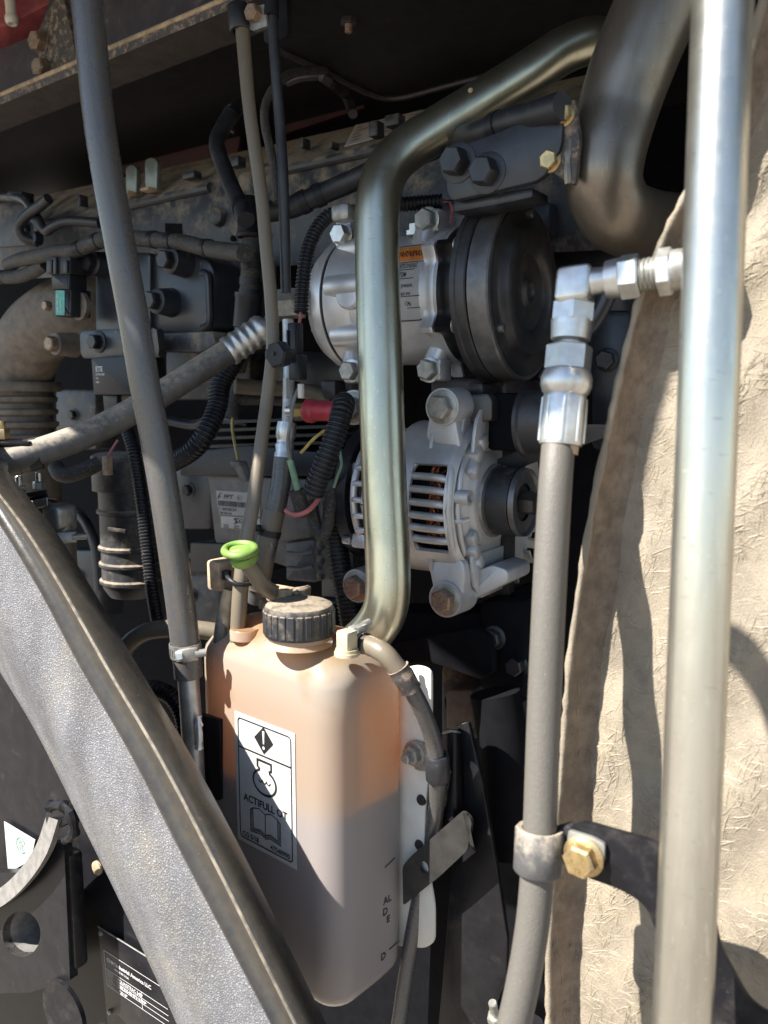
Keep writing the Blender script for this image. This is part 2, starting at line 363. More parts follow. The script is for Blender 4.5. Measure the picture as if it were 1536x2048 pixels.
def plate(outer, th, holes=(), bev=0., bm=None):
    """flat polygon(s) (V3 lists) given thickness along the vector th"""
    nb = BM(); ed = []
    for lp in [outer] + list(holes):
        vs = [nb.verts.new(p) for p in lp]
        for i in range(len(vs)): ed.append(nb.edges.new((vs[i], vs[(i + 1) % len(vs)])))
    if holes: bmesh.ops.triangle_fill(nb, edges=ed, use_beauty=True, use_dissolve=False)
    else: nb.faces.new(nb.verts[:])
    g = bmesh.ops.extrude_face_region(nb, geom=nb.faces[:])
    for e in g['geom']:
        if isinstance(e, bmesh.types.BMVert): e.co += th
    if bev:
        bmesh.ops.recalc_face_normals(nb, faces=nb.faces[:])
        es = [e for e in nb.edges if len(e.link_faces) == 2 and e.calc_face_angle(0) > .6]
        bmesh.ops.bevel(nb, geom=es, offset=bev, segments=2, affect='EDGES', profile=.5)
    return merge(bm, nb)
def rounded(pts, r, n=4):
    out = []; k = len(pts)
    for i in range(k):
        a, b, c = pts[i - 1], pts[i], pts[(i + 1) % k]; rr = min(r, (a - b).length * .45, (c - b).length * .45)
        p, q = b + (a - b).normalized() * rr, b + (c - b).normalized() * rr
        for j in range(n + 1):
            t = j / n; out.append((1 - t) ** 2 * p + 2 * t * (1 - t) * b + t * t * q)
    return out
def circle(c, a, b, r, n=20, r2=None): return [c + a * r * math.cos(6.28319 * i / n) + b * (r2 or r) * math.sin(6.28319 * i / n) for i in range(n)]
def pxpoly(l, o, n): return [hit(x, y, o, n) for x, y in l]
def grid(rows, thick=None, bm=None):
    bm = bm or BM(); vs = [[bm.verts.new(p) for p in r] for r in rows]
    for A, B in zip(vs, vs[1:]):
        for k in range(len(A) - 1): bm.faces.new((A[k], A[k + 1], B[k + 1], B[k]))
    if thick is not None:
        bm.normal_update(); bmesh.ops.solidify(bm, geom=bm.faces[:], thickness=thick)
    return bm
def hexhead(o, axis, af, h, ph=.3, bm=None):
    Rr = af / 2 / math.cos(R(30))
    bm = lathe([(0, Rr), (h * .82, Rr), (h, Rr * .86), (h, 0)], o, axis, 6, ph, bm)
    return bm
def bolt(parent, c, axis, af, m='zinc_dull', h=None, flange=1.0, washer=0., wm=None, ph=.3, stud=0.):
    axis = axis.normalized(); h = h or af * .5; z = 0.
    bm = BM()
    if flange > 1: bm = lathe([(0, af * .62 * flange), (af * .07, af * .62 * flange), (af * .16, af * .56), (af * .16, 0)], c + axis * z, axis, 24, 0, bm)
    bm = hexhead(c + axis * (z + (af * .1 if flange > 1 else 0)), axis, af, h, ph, bm)
    if stud: bm = lathe([(h * .5, af * .3), (h + stud, af * .3), (h + stud + .001, af * .24), (h + stud + .001, 0)], c, axis, 14, 0, bm)
    b = part('bolt', bm, m, parent, 30)
    if washer: part('washer', lathe([(-.0002, af * .4), (-.0002, washer), (af * .09, washer), (af * .1, washer * .97), (af * .1, af * .4)], c - axis * af * .06, axis, 28, caps=False), wm or m, b)
    return b

# ------------------------------------------------------------------ flat print
def text2d(s, size, bold=0., shear=0., align='LEFT', sx=1., spacing=1.):
    cu = bpy.data.curves.new('t', 'FONT'); cu.body = s; cu.size = size; cu.shear = shear; cu.offset = bold * size; cu.align_x = align
    cu.space_character = spacing; cu.resolution_u = 3
    ob = bpy.data.objects.new('t', cu); COL.objects.link(ob); dg = bpy.context.evaluated_depsgraph_get(); dg.update()
    me = bpy.data.meshes.new_from_object(ob.evaluated_get(dg))
    v = [(q.co.x * sx, q.co.y) for q in me.vertices]; f = [tuple(p.vertices) for p in me.polygons]
    bpy.data.objects.remove(ob); bpy.data.curves.remove(cu); bpy.data.meshes.remove(me)
    return v, f
def add2d(bm, vf, fn):
    vs = [bm.verts.new(fn(x, y)) for x, y in vf[0]]
    for f in vf[1]:
        try: bm.faces.new([vs[i] for i in f])
        except ValueError: pass
    return bm
def stroke2d(pts, w, closed=False):
    v = []; f = []; n = len(pts); P2 = [V3((x, y, 0)) for x, y in pts]
    for i in range(n):
        a = P2[(i - 1) % n] if (closed or i) else P2[i]; c = P2[(i + 1) % n] if (closed or i < n - 1) else P2[i]
        d1 = (P2[i] - a); d2 = (c - P2[i])
        if d1.length < 1e-9: d1 = d2
        if d2.length < 1e-9: d2 = d1
        n1 = V3((-d1.y, d1.x, 0)).normalized(); n2 = V3((-d2.y, d2.x, 0)).normalized(); m = (n1 + n2)
        m = m.normalized() / max(.5, m.normalized().dot(n1)) * w / 2
        v += [(P2[i].x + m.x, P2[i].y + m.y), (P2[i].x - m.x, P2[i].y - m.y)]
    for i in range(n if closed else n - 1):
        j = (i + 1) % n; f.append((2 * i, 2 * i + 1, 2 * j + 1, 2 * j))
    return v, f
def poly2d(pts): return list(pts), [tuple(range(len(pts)))]
def shift2d(vf, dx, dy): return [(x + dx, y + dy) for x, y in vf[0]], vf[1]
def rr2d(x0, y0, x1, y1, r, n=4):
    return [(p.x, p.y) for p in rounded([V3((x0, y0, 0)), V3((x1, y0, 0)), V3((x1, y1, 0)), V3((x0, y1, 0))], r, n)]
def circ2d(x, y, r, n=28, a0=0, a1=360): return [(x + r * math.cos(R(a0 + (a1 - a0) * i / n)), y + r * math.sin(R(a0 + (a1 - a0) * i / n))) for i in range(n + (0 if a1 - a0 == 360 else 1))]
def onplane(o, ax, ay, off=.0003):
    n = ax.cross(ay).normalized()
    return lambda x, y: o + ax * x + ay * y + n * off
# ================================================================== ground and hood
g = BM(); vs = [g.verts.new((x, y, 0)) for x, y in ((-400, -400), (400, -400), (400, 400), (-400, 400))]; g.faces.new(vs)
mono('ground', g, 'ground', None, None, kind='structure')
for k in ('label', 'category'):
    pass

HZ = 2.05
hd = thing('engine_hood', 'dark underside of the raised engine hood roofing the bay', 'hood', V3((0, 1.2, HZ)))
def cast(p): t = (HZ - p.z) / SUN.z; q = p + SUN * t; return (q.x, q.y)
# unseen outer edge of the hood, shaped to cast the sun line on hoses and pipes
edge = [cast(p) for p in (P(303, 1055, .85), P(262, 655, .645), P(470, 1075, .66), P(760, 1120, .67), P(1285, 1065, .515), P(1470, 620, .485), P(1536, 430, .475))]
edge = sorted(edge); print('hood edge', [(round(a, 3), round(b, 3)) for a, b in edge])
edge = [(edge[0][0] - 1.0, edge[0][1] + .72)] + edge + [(edge[-1][0] + .9, edge[-1][1] - .45)]
back = [(2.4, .9), (.2, 2.6), (-1.2, 2.7)]
part('roof_skin', plate([V3((x, y, HZ)) for x, y in edge + back], V3((0, 0, .02))), 'hoodskin', hd)
gh = [hit(x, y, P(1250, 1200, .52), V3((-.6, -.8, 0)).normalized()) + SUN * .62 for x, y in ((1400, 1300), (1425, 1286), (1460, 1290), (1505, 1330), (1545, 1400), (1590, 1520))]
part('arch_shadow_caster', tube([gh[0] + SUN * ((HZ - gh[0].z) / SUN.z)] + gh + [gh[-1] + SUN * ((HZ - gh[-1].z) / SUN.z)], .0095, 14), 'plastic', hd)  # unseen bent bar, added to cast the arched shadow on the fibreglass
# far side skin of the hood, hanging from the roof behind the engine
o = CAM + W * 1.5
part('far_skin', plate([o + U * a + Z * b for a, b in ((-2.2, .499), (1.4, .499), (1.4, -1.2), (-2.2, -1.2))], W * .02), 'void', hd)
# ribs of the hood, faint sloping lines
for a, b in (((282, 143), (470, 265)), ((45, 232), (175, 262))):
    p, q = PV(*a, 1.12), PV(*b, 1.12)
    part('rib', tube([p, (p + q) / 2 + Z * .004, q], .004, 8), 'frame', hd)
part('inner_panel', plate(pxpoly([(150, 190), (300, 130), (480, 275), (470, 330), (300, 345), (190, 350)], CAM + W * 1.2, W), W * .01), 'hoodred', hd)
part('inner_panel', plate(pxpoly([(575, 175), (700, 165), (730, 215), (560, 270)], CAM + W * 1.2, W), W * .01), 'hoodred', hd)

# ================================================================== top frame beam
vb = .60
fb = thing('frame_beam', 'dark steel frame beam with dusty lower flange above the engine', 'beam', PV(0, 235, vb))
o = CAM + W * vb
part('web', plate(pxpoly([(-120, 148), (75, 68), (121, -60), (620, -260), (620, -25), (458, 40), (0, 224), (-120, 272)], o, W), W * .012), 'frame', fb)
fl = BM()
t1, t2 = PV(-120, 274, vb), PV(600, -17, vb)
for a, b, c, d in ((t1, t2, t2, t1),):
    dn = Z * -.010; out = W * -.030
    fl = plate([a + out, a + W * .02, a + W * .02 + dn, a + out + dn], (b - a))
part('flange', fl, 'frame_dusty', fb)
dl = plate([t1 + W * -.031 + Z * .001, t1 + W * -.026 + Z * .0012, t1 + W * -.026 - Z * .011, t1 - W * .031 - Z * .011], t2 - t1)
part('dusty_edge', tube([t1 - W * .029 + Z * .0005, (t1 + t2) / 2 - W * .029 + Z * .0008, t2 - W * .029 + Z * .0005], .0028, 8), 'dirt', fb)
dl.free()
# bolted gusset on the beam
op = o - W * .004
gp = part('gusset_plate', plate(pxpoly([(74, 68), (122, -30), (160, 148), (82, 181)], op, W), W * .0035), 'frame_dusty', fb)
for x, y in ((84, 86), (91, 139)):
    bolt(gp, hit(x, y, op, W), -W, .019, 'rust_bolt', .012, washer=.0135, wm='frame_dusty', ph=.2)
# boxes behind the red tank
br = thing('tank_support_bracket', 'dusty brown tank support strut behind the red tank corner', 'bracket', PV(75, 75, .66))
o2 = CAM + W * .66
part('strut', plate(pxpoly([(28, 60), (110, 0), (122, -40), (150, 60), (152, 100), (45, 82)], o2, W), W * .01), 'frame_dusty', br)
part('rib', plate(pxpoly([(48, 52), (55, 48), (72, 78), (64, 82)], o2 - W * .004, W), W * .004), 'frame', br)
part('rib', plate(pxpoly([(82, 18), (92, 14), (98, 44), (90, 50)], o2 - W * .004, W), W * .004), 'frame', br)
# red tank corner
rt = thing('red_tank', 'faded red plastic tank corner with a white drain nipple', 'tank', P(20, 50, .98))
part('tank_shell', plate(rounded(pxpoly([(-200, -200), (160, -200), (112, 2), (8, 55), (-200, 70)], P(20, 50, .98), FW), .012), FW * .16, bev=.006), 'red_faded', rt)
nz = P(19, -10, .965); nd = (P(23, 34, .965) - nz).normalized()
part('nipple', lathe([(-.02, .006), (.024, .006), (.0245, .0068), (.028, .0078), (.032, .0072), (.0345, .0055), (.0345, .0035), (.030, .003), (.030, 0)], nz, nd, 20), 'white_plastic', rt)

# ================================================================== panel above the engine
zp = P(640, 133, .86).z; oz = V3((0, 0, zp))
sh = thing('heat_shield', 'black dusty sheet metal shield over the engine with a hanging stud', 'panel', hit(700, 45, oz, Z))
part('sheet', plate(rounded(pxpoly([(540, 20), (556, 96), (640, 134), (742, 185), (800, 192), (905, 165), (1080, 120), (1320, 60), (1500, -30), (1500, -240), (420, -240)], oz, Z), .02), Z * .004), 'hoodskin', sh)
lip = [hit(x, y, oz, Z) for x, y in ((556, 96), (640, 134), (742, 185), (800, 192), (905, 165), (1080, 120))]
part('rolled_lip', tube([p - Z * .002 for p in lip], .0035, 8), 'frame', sh)
st = hit(697, 38, oz, Z)
part('stud', lathe([(0, .004), (.004, .004)] + [(.004 + .001 * i, .0036 if i % 2 else .0029) for i in range(8)] + [(.012, .0025), (.012, 0)], st, -Z, 14), 'rust_bolt', sh)
part('nut', hexhead(st, -Z, .013, .005), 'frame', sh)
part('tie_strap', tube([hit(x, y, oz, Z) - Z * .006 for x, y in ((575, 150), (600, 140), (640, 138), (660, 152))] + [PV(690, 190, .9), PV(706, 228, .86)], .006, 8), 'frame', sh)

# ================================================================== engine
eb = thing('engine_block', 'dark dusty diesel engine block filling the bay behind the accessories', 'engine', V3((0, .95, .95)))
def ebox(px0, py0, px1, py1, v, th=.08, m='void', name='casting', bev=.004, parent=None):
    a = PV(px0, py0, v); b = PV(px1, py0, v); c = PV(px1, py1, v); e = PV(px0, py1, v)
    return part(name, plate([a, b, c, e], W * th, bev=bev), m, parent or eb)
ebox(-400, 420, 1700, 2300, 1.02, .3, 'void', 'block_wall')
ebox(430, 780, 660, 905, .80, .1, 'void')
ebox(560, 1225, 960, 1330, .66, .05, 'void', 'ledge')
p = [(560, 1330), (955, 1255), (975, 1275), (985, 1310), (985, 1345), (960, 1360), (860, 1325), (560, 1345)]
part('side_plate', plate(pxpoly(p, CAM + W * .64, W), W * .01, bev=.002), 'void', eb)
ebox(955, 1200, 1050, 1385, .66, .1, 'void', 'casting', .008)
part('oil_pipe', tube([PV(990, 1385, .62), PV(1000, 1440, .62), PV(1010, 1520, .62), PV(1012, 1700, .62)], .022, 16), 'void', eb)
ebox(1008, 1405, 1045, 1500, .66, .05, 'engine_clean', 'casting', .003)
ebox(890, 1380, 945, 1460, .68, .05, 'engine_brown', 'casting')
# dark brackets below the compressor
ebox(860, 755, 1010, 800, .70, .08, 'frame', 'casting', .004)
ebox(935, 765, 965, 790, .66, .03, 'frame', 'casting', .003)
ebox(640, 760, 670, 800, .70, .02, 'frame', 'casting', .003)

# dim castings, ribs and studs on the block side
for x0, y0, x1, y1, v, m in ((330, 700, 500, 800, .84, 'engine'), (110, 780, 190, 900, .88, 'engine'), (340, 930, 420, 1060, .86, 'engine_clean'), (120, 1100, 200, 1240, .84, 'engine_clean'), (330, 1150, 440, 1250, .84, 'engine'), (540, 700, 700, 800, .84, 'engine_clean'), (600, 880, 700, 1010, .86, 'engine'), (640, 1150, 740, 1240, .80, 'engine_clean'), (1085, 420, 1250, 700, .80, 'engine_clean'), (1180, 620, 1260, 900, .74, 'engine_clean'), (1000, 1250, 1060, 1400, .67, 'engine_clean'), (880, 1330, 960, 1480, .72, 'engine'), (960, 1500, 1060, 1700, .68, 'engine_clean'), (440, 830, 520, 900, .86, 'engine'), (880, 400, 1100, 470, .74, 'engine_clean')):
    ebox(x0, y0, x1, y1, v, .05, m, 'casting', .006)
for x, y, v in ((365, 760, .84), (470, 735, .84), (150, 830, .88), (380, 980, .86), (160, 1150, .84), (385, 1190, .84), (650, 930, .86), (690, 1195, .80), (990, 1275, .66), (1035, 1330, .665), (1000, 1560, .68), (910, 1400, .72), (1150, 480, .80), (1215, 720, .74)):
    bolt(eb, PV(x, y, v), -W, .015, 'black_bolt', .009, flange=1.2)
for pts, r_ in (([(330, 840), (390, 850), (430, 835), (500, 850)], .007), ([(110, 1010), (160, 1030), (190, 1090), (200, 1180)], .008), ([(540, 1190), (600, 1210), (660, 1205), (720, 1225)], .008), ([(1090, 760), (1130, 700), (1190, 640), (1230, 560)], .007), ([(340, 1090), (390, 1110), (430, 1090), (480, 1120)], .006)):
    part('oil_line', tube([PV(x, y, .80 if x < 800 else .66) for x, y in pts], r_, 12), 'engine_clean', eb)

# valve cover: face, sloping shoulder, small features
vc = thing('valve_cover', 'dusty black valve cover along the top of the engine', 'engine cover', PV(400, 470, .74))
xs = [-200, -40, 60, 120, 200, 320, 430, 560, 700, 860, 1000, 1200]
def tl(x): return 418 - .222 * x      # top edge line
def ridge(x): return tl(x) + 38
rows = [[PV(x, tl(x) - 8, .83) for x in xs], [PV(x, ridge(x) - 4, .765) for x in xs], [PV(x, ridge(x) + 4, .757) for x in xs], [PV(x, 470 - .05 * x, .757) for x in xs], [PV(x, 560 - .05 * x, .76) for x in xs]]
part('cover_skin', grid(rows), 'engine', vc, 50)
part('cover_ledge', tube([PV(x, ridge(x) + 12, .755) for x in (-60, 200, 420)], .006, 10), 'engine', vc)
part('cover_ledge', tube([PV(x, ridge(x) + 10, .755) for x in (570, 700, 900)], .006, 10), 'engine', vc)
for x, y, w, h in ((384, 352, 34, 14), (475, 325, 26, 20), (610, 288, 10, 20), (753, 260, 22, 30), (790, 243, 34, 22), (668, 292, 10, 14), (166, 402, 8, 22)):
    c = PV(x, y, .752); part('clip', rbox(c, (U, W, Z), (S(w, depth(c)), .014, S(h, depth(c))), .0015), 'plastic_dusty', vc)
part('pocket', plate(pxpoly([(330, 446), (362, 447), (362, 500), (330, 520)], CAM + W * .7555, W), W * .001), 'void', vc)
for x, y in ((466, 477), (535, 470)):
    part('hole_plug', lathe([(0, .004), (.001, .004), (.001, 0)], PV(x, y, .756), -W, 16), 'void', vc)
part('boss', lathe([(0, .012), (.008, .010), (.010, .006), (.010, 0)], PV(440, 435, .757), -W, 20), 'engine', vc)
# text sticker on the sloping shoulder
ta, tb = PV(690, tl(690) + 32, .772), PV(870, tl(870) + 22, .772); tc_ = PV(870, tl(870) - 6, .832); td = PV(712, tl(712) - 6, .832)
ax = (tb - ta); nrm = ax.cross(td - ta).normalized()
if nrm.dot(CAM - ta) < 0: nrm = -nrm
ls = part('instruction_sticker', plate([q + nrm * .0015 for q in (ta, tb, tc_, td)], nrm * .0008), 'dusty_label', vc, label='pale printed instruction sticker')
bm = BM(); e1 = ax; e2 = td - ta
for r_ in range(5):
    for c_ in range(3):
        x0 = .05 + c_ * .32; wd = .06 + .12 * random.random()
        add2d(bm, poly2d([(x0, .15 + r_ * .15), (x0 + wd, .15 + r_ * .15), (x0 + wd, .185 + r_ * .15), (x0, .185 + r_ * .15)]), lambda x, y: ta + e1 * x + e2 * y + nrm * .0028)
part('print', bm, 'ink_grey', ls)

# lifting tabs
for i, (x0, x1, yt, yb) in enumerate(((252, 272, 330, 387), (290, 313, 315, 380))):
    o = CAM + W * .748; xm = (x0 + x1) / 2; w_ = (x1 - x0) / 2
    pts = [(x0, yb), (x0 - 1, yt + w_)] + [(xm - w_ * math.cos(R(a)) * 1.1, yt + w_ - w_ * math.sin(R(a))) for a in range(15, 180, 25)] + [(x1 + 1, yt + w_), (x1, yb)]
    t = thing('upright_tab', ('shorter grey-green upright metal tab on the valve cover, beside the leaning rubber hose', 'taller round-topped grey-green upright metal tab standing on the valve cover')[i], 'tab', PV(xm, yb, .748), 'tabs on the valve cover')
    part('blade', plate(pxpoly(pts, o, W), W * .008, bev=.0012), 'tab_green', t)
    part('foot', rbox(PV(xm, yb + 1, .748) + W * .004, (U, W, Z), (S(w_ * 2.6, 1.0), .03, .004), .001), 'dirt', t)
# ================================================================== air conditioning compressor
cf = P(1060, 584, .72)                                   # centre of the clutch face
def cs(px, r=.060): return along(cf - WE * r, -UE, px)    # axial distance from the face, towards the rear, read on the near side
ac = thing('compressor', 'silver air conditioning compressor with a black clutch pulley', 'compressor', cf - UE * .13 - Z * .07)
CX = -UE
RB = .060
s_rear, s_gask, s_cyl, s_ear, s_blk, s_pul = cs(603), cs(648), cs(692), cs(856), cs(878), cs(893)
# clutch
Rp = .0775
s_p0 = .024; s_p1 = cs(897, .0775); s_pw = s_p1 - s_p0
part('pulley', lathe([(s_p0, 0), (s_p0, Rp * .985), (s_p0 + .001, Rp), (s_p1 - .006, Rp), (s_p1 - .005, Rp * 1.015), (s_p1 - .001, Rp * 1.015), (s_p1, Rp * .96), (s_p1, 0)], cf, CX, 72), 'clutch', ac)
rim = part('clutch_rim', lathe([(.004, Rp * .86), (.004, Rp * .975), (.0055, Rp * .99), (.0225, Rp * .99), (.0225, Rp * .8)], cf, CX, 72, caps=False), 'clutch_rim', ac)
fp = part('clutch_plate', lathe([(.0025, Rp * .93), (.0028, Rp * .90), (.0030, Rp * .78), (.0015, Rp * .745), (-.0040, Rp * .70), (-.0052, Rp * .66), (-.0048, Rp * .50), (-.0030, Rp * .46), (.0020, Rp * .43), (.0025, Rp * .40), (.0020, Rp * .18), (.000, Rp * .155), (-.001, Rp * .11), (.002, Rp * .09), (.002, 0)], cf, CX, 72, caps=False), 'clutch', ac)
part('plate_edge', lathe([(.0030, Rp * .93), (.0100, Rp * .93)], cf, CX, 60, caps=False), 'clutch', ac)
for a in (88, 208, 328):
    p = cf + Rp * .845 * (math.cos(R(a)) * -WE + math.sin(R(a)) * Z)
    rv = part('rivet', lathe([(-.0055, 0), (-.0055, .0030), (-.0045, .0040), (.001, .0042)], p + CX * .003, CX, 16, caps=False), 'clutch_rim', fp)
# body
part('body', lathe([(s_blk - .002, 0), (s_blk - .002, RB * 1.02), (s_ear + .006, RB * 1.03), (s_ear + .010, RB), (s_cyl - .008, RB), (s_cyl - .002, RB * .96), (s_cyl, RB * .96), (s_cyl, 0)], cf, CX, 64), 'alu', ac)
part('cylinder_ring', lathe([(s_cyl - .001, RB * .9), (s_cyl - .001, RB * .95), (s_cyl + .005, RB * 1.0), (s_gask - .002, RB * 1.08), (s_gask - .001, RB * 1.07), (s_gask - .001, RB * .9)], cf, CX, 64, caps=False), 'alu', ac)
part('gasket', lathe([(s_gask - .001, RB * .9), (s_gask - .001, RB * 1.045), (s_gask + .0025, RB * 1.045), (s_gask + .0025, RB * .9)], cf, CX, 64, caps=False), 'ink', ac)
part('rear_head', lathe([(s_gask + .0025, RB * .9), (s_gask + .0025, RB * 1.07), (s_gask + .012, RB * 1.06), (s_rear - .010, RB * 1.0), (s_rear - .003, RB * .93), (s_rear, RB * .80), (s_rear, 0)], cf, CX, 64), 'alu', ac)
for a in range(0, 360, 45):
    dirv = math.cos(R(a + 10)) * -WE + math.sin(R(a + 10)) * Z
    p0 = cf + CX * (s_gask - .004) + dirv * RB * .945; p1 = cf + CX * (s_cyl - .030) + dirv * RB * .945
    part('casting_lobe', tube([p0, p0.lerp(p1, .4), p0.lerp(p1, .8), p1 + dirv * -.003], [.0112, .0112, .0108, .006], 18), 'alu', ac, 60)
    p0 = cf + CX * (s_rear - .001) + dirv * RB * .72
    if a in (0, 45, 315, 90): bolt(ac, p0, CX, .009, 'zinc', .006)
for a, px in ((2, 693), ):
    dirv = math.cos(R(a)) * -WE + math.sin(R(a)) * Z
    part('service_plug', lathe([(0, .014), (.003, .014), (.005, .012), (.005, 0)], cf + CX * cs(700) + dirv * RB * .99, dirv, 24), 'alu', ac)
# front flange (silver) and black bracket ring with lobes
def lobed(r0, bump, n, ph, s0, s1, m, name):
    def ring(s, k):
        out = []
        for i in range(96):
            a = 6.28319 * i / 96; r = r0 + bump * max(0, math.cos(n * (a - ph))) ** 6
            out.append(cf + CX * s + (r * k) * (math.cos(a) * -WE + math.sin(a) * Z))
        return out
    bm = BM(); rs = [[bm.verts.new(p) for p in ring(s, k)] for s, k in ((s0, .7), (s0, .985), (s0 + .0015, 1), (s1 - .0015, 1), (s1, .985), (s1, .7))]
    for A, B in zip(rs, rs[1:]):
        for i in range(96): bm.faces.new((A[i], A[(i + 1) % 96], B[(i + 1) % 96], B[i]))
    return part(name, bm, m, ac)
lobed(RB * 1.03, .012, 6, R(32), s_ear - .006, s_ear + .006, 'alu', 'front_flange')
lobed(RB * 1.03, .012, 6, R(32), s_blk - .014, s_blk + .003, 'black_paint', 'bracket_ring')
for a in (32, -28, 92, -88):
    dirv = math.cos(R(a)) * -WE + math.sin(R(a)) * Z
    bolt(ac, cf + CX * (s_blk - .014) + dirv * RB * 1.10, -CX, .0095, 'zinc', .007, flange=1.15)
# ears with mounting bolts
def ear(x, y, w, h, v, m='alu', bm_='zinc_dull', af=.0165, tabs=None, ph=.2, th=.022):
    c = hit(x, y, cf - WE * v, WE); dd = depth(c)
    e = part('mounting_ear', rbox(c + WE * th / 2, (UE, WE, Z), (S(w, dd) * 1.15, th, S(h, dd)), .003, 2), m, ac)
    bolt(e, c, -WE, af, bm_, .009, flange=1.0, washer=af * .68, wm='zinc', ph=ph)
    return e
ear(685, 470, 34, 62, .040, af=.0165, bm_='yellow_zinc' if 0 else 'zinc', ph=.1)
ear(855, 441, 42, 46, .034, bm_='zinc_dull', af=.0175, ph=.5)
ear(703, 742, 36, 48, .045, bm_='zinc_dull', ph=.1)
ear(859, 740, 44, 44, .045, bm_='zinc_dull', af=.0165, ph=.35)
for a, b in (((855, 450), (845, 490)), ((692, 490), (700, 520)), ((706, 700), (706, 735)), ((880, 700), (865, 735))):
    part('ear_web', tube([hit(*a, cf - WE * .03, WE), hit((a[0] + b[0]) / 2, (a[1] + b[1]) / 2, cf - WE * .032, WE), hit(*b, cf - WE * .035, WE)], .010, 12), 'alu', ac)
pl = hit(832, 472, cf - WE * .03, WE)
part('fill_plug', lathe([(0, .010), (.004, .010), (.004, .007), (.010, .007), (.010, 0)], pl, Z, 6), 'zinc', ac)
# curved warning label
def cyl(s_of, r):
    return lambda x, y: cf + CX * (s_of - x) + r * (math.cos(y / r) * -WE + math.sin(y / r) * Z)
s_l = cs(760); wl_ = s_l - cs(846); hl = S(164, .79)
y0 = -.026; y1 = y0 + hl * .93
def patch(x0, ya, x1, yb, r, bm, n=18):
    f_ = cyl(s_l, r)
    rows = [[f_(x0 + (x1 - x0) * i / 4, ya + (yb - ya) * j / n) for i in range(5)] for j in range(n + 1)]
    return grid(rows, bm=bm)
lab = part('warning_label', patch(0, y0, wl_, y1, RB + .0004, BM()), 'white_label', ac, label='white label with an orange WARNING band')
part('warning_band', patch(.002, y1 - .019, wl_ - .003, y1 - .003, RB + .0007, BM(), 6), 'orange_label', lab)
bm = BM(); fn = cyl(s_l, RB + .0010)
def ctext(s, size, xr, y, bold=.01, shear=0.):
    v, f = text2d(s, size, bold, shear, 'RIGHT', .62); add2d(bm, ([(x + xr, yy + y) for x, yy in v], f), fn)
ctext('WARNING', .0098, wl_ - .006, y1 - .0145, .006, .25)
ctext('CONDITIONING', .0062, wl_ - .008, y1 - .026, .006, .25)
ctext('SYSTEM', .0062, wl_ - .018, y1 - .034, .006, .25)
ctext('high pressure.', .0052, wl_ - .010, y1 - .043, .01)
ctext('disconnect any', .0052, wl_ - .0125, y1 - .050, .01)
ctext('134a', .0055, wl_ - .012, y0 + .014, .01)
add2d(bm, stroke2d(rr2d(.001, y0 + .001, wl_ - .002, y1 - .0015, .004), .0009, True), fn)
for y_, a_ in ((y1 - .0205, .002), (y1 - .0275, .004), (y1 - .0355, .004), (y0 + .022, .02), (y0 + .012, .028)):
    add2d(bm, stroke2d([(a_, y_), (wl_ - (.003 if y_ < y1 - .04 or y_ > y1 - .025 else .010), y_)], .0006), fn)
part('label_print', bm, 'ink', lab)

# ================================================================== alternator
af_ = P(1052, 1005, .725)
def as_(px, r=.067): return along(af_ - WE * r, -UE, px)
al = thing('alternator', 'grey cast aluminium alternator with slotted housing and copper windings', 'alternator', af_ - UE * .1 - Z * .075)
RA = .067
sa = {k: as_(k) for k in (694, 720, 745, 813, 830, 900, 925, 950, 960, 975)}
def adir(a): return math.cos(R(a)) * -WE + math.sin(R(a)) * Z       # 0 faces the viewer, + up
# pulley with belt
s_sh = .0305
Rq = .0305
part('pulley', lathe([(.002, Rq * .55), (.002, Rq * .9), (0, Rq * .93), (-.001, Rq * .985), (.003, Rq), (.004, Rq), (.0045, Rq * .94), (.025, Rq * .94), (.026, Rq * 1.02), (.029, Rq * 1.02), (.030, Rq * .8)], af_, CX, 56, caps=False), 'clutch_rim', al)
part('pulley_hub', lathe([(.010, Rq * .90), (.009, Rq * .6), (.004, Rq * .52), (.004, 0)], af_, CX, 40, caps=False), 'clutch', al)
part('pulley_nut', hexhead(af_ + CX * .006, -CX, .019, .016), 'steel_strap', al)
part('belt_band', lathe([(.005, Rq * .9), (.005, Rq * 1.0), (.0255, Rq * 1.0), (.0255, Rq * .9)], af_, CX, 56, caps=False), 'rubber', al)
part('bearing_boss', lathe([(.0275, Rq * .9), (.0275, Rq * 1.08), (s_sh + .002, Rq * 1.10), (s_sh + .002, 0)], af_, CX, 48), 'zinc_dull', al)
print('ALT', s_sh, sa)
# drum shell with an opening: grid with the window cells left out
s0, s1 = .0405, sa[813] + .022                   # drum from shoulder to mid
A0, A1 = -36, 30                                          # opening, degrees
w0, w1 = .0455, .0780
bm = BM(); svals = sorted([s0, s0 + .0025, w0, (w0 + w1) / 2, w1, s1 - .004, s1]); av = list(range(-180, A0, 6)) + [A0] + list(range(A0 + 6, A1, 6)) + [A1] + list(range(A1 + 6, 181, 6))
prof = lambda s: RA * (.93 if s <= s0 + .001 else (.985 if s < w0 - .001 else 1.0))
vs = [[bm.verts.new(af_ + CX * s + adir(a) * prof(s)) for a in av] for s in svals]
for i in range(len(svals) - 1):
    for j in range(len(av) - 1):
        if svals[i] >= w0 - 1e-6 and svals[i + 1] <= w1 + 1e-6 and av[j] >= A0 and av[j + 1] <= A1: continue
        bm.faces.new((vs[i][j], vs[i][j + 1], vs[i + 1][j + 1], vs[i + 1][j]))
bm.normal_update(); bmesh.ops.remove_doubles(bm, verts=bm.verts[:], dist=1e-5)
bmesh.ops.solidify(bm, geom=bm.faces[:], thickness=-.0035)
part('drum', bm, 'alu_dark', al)
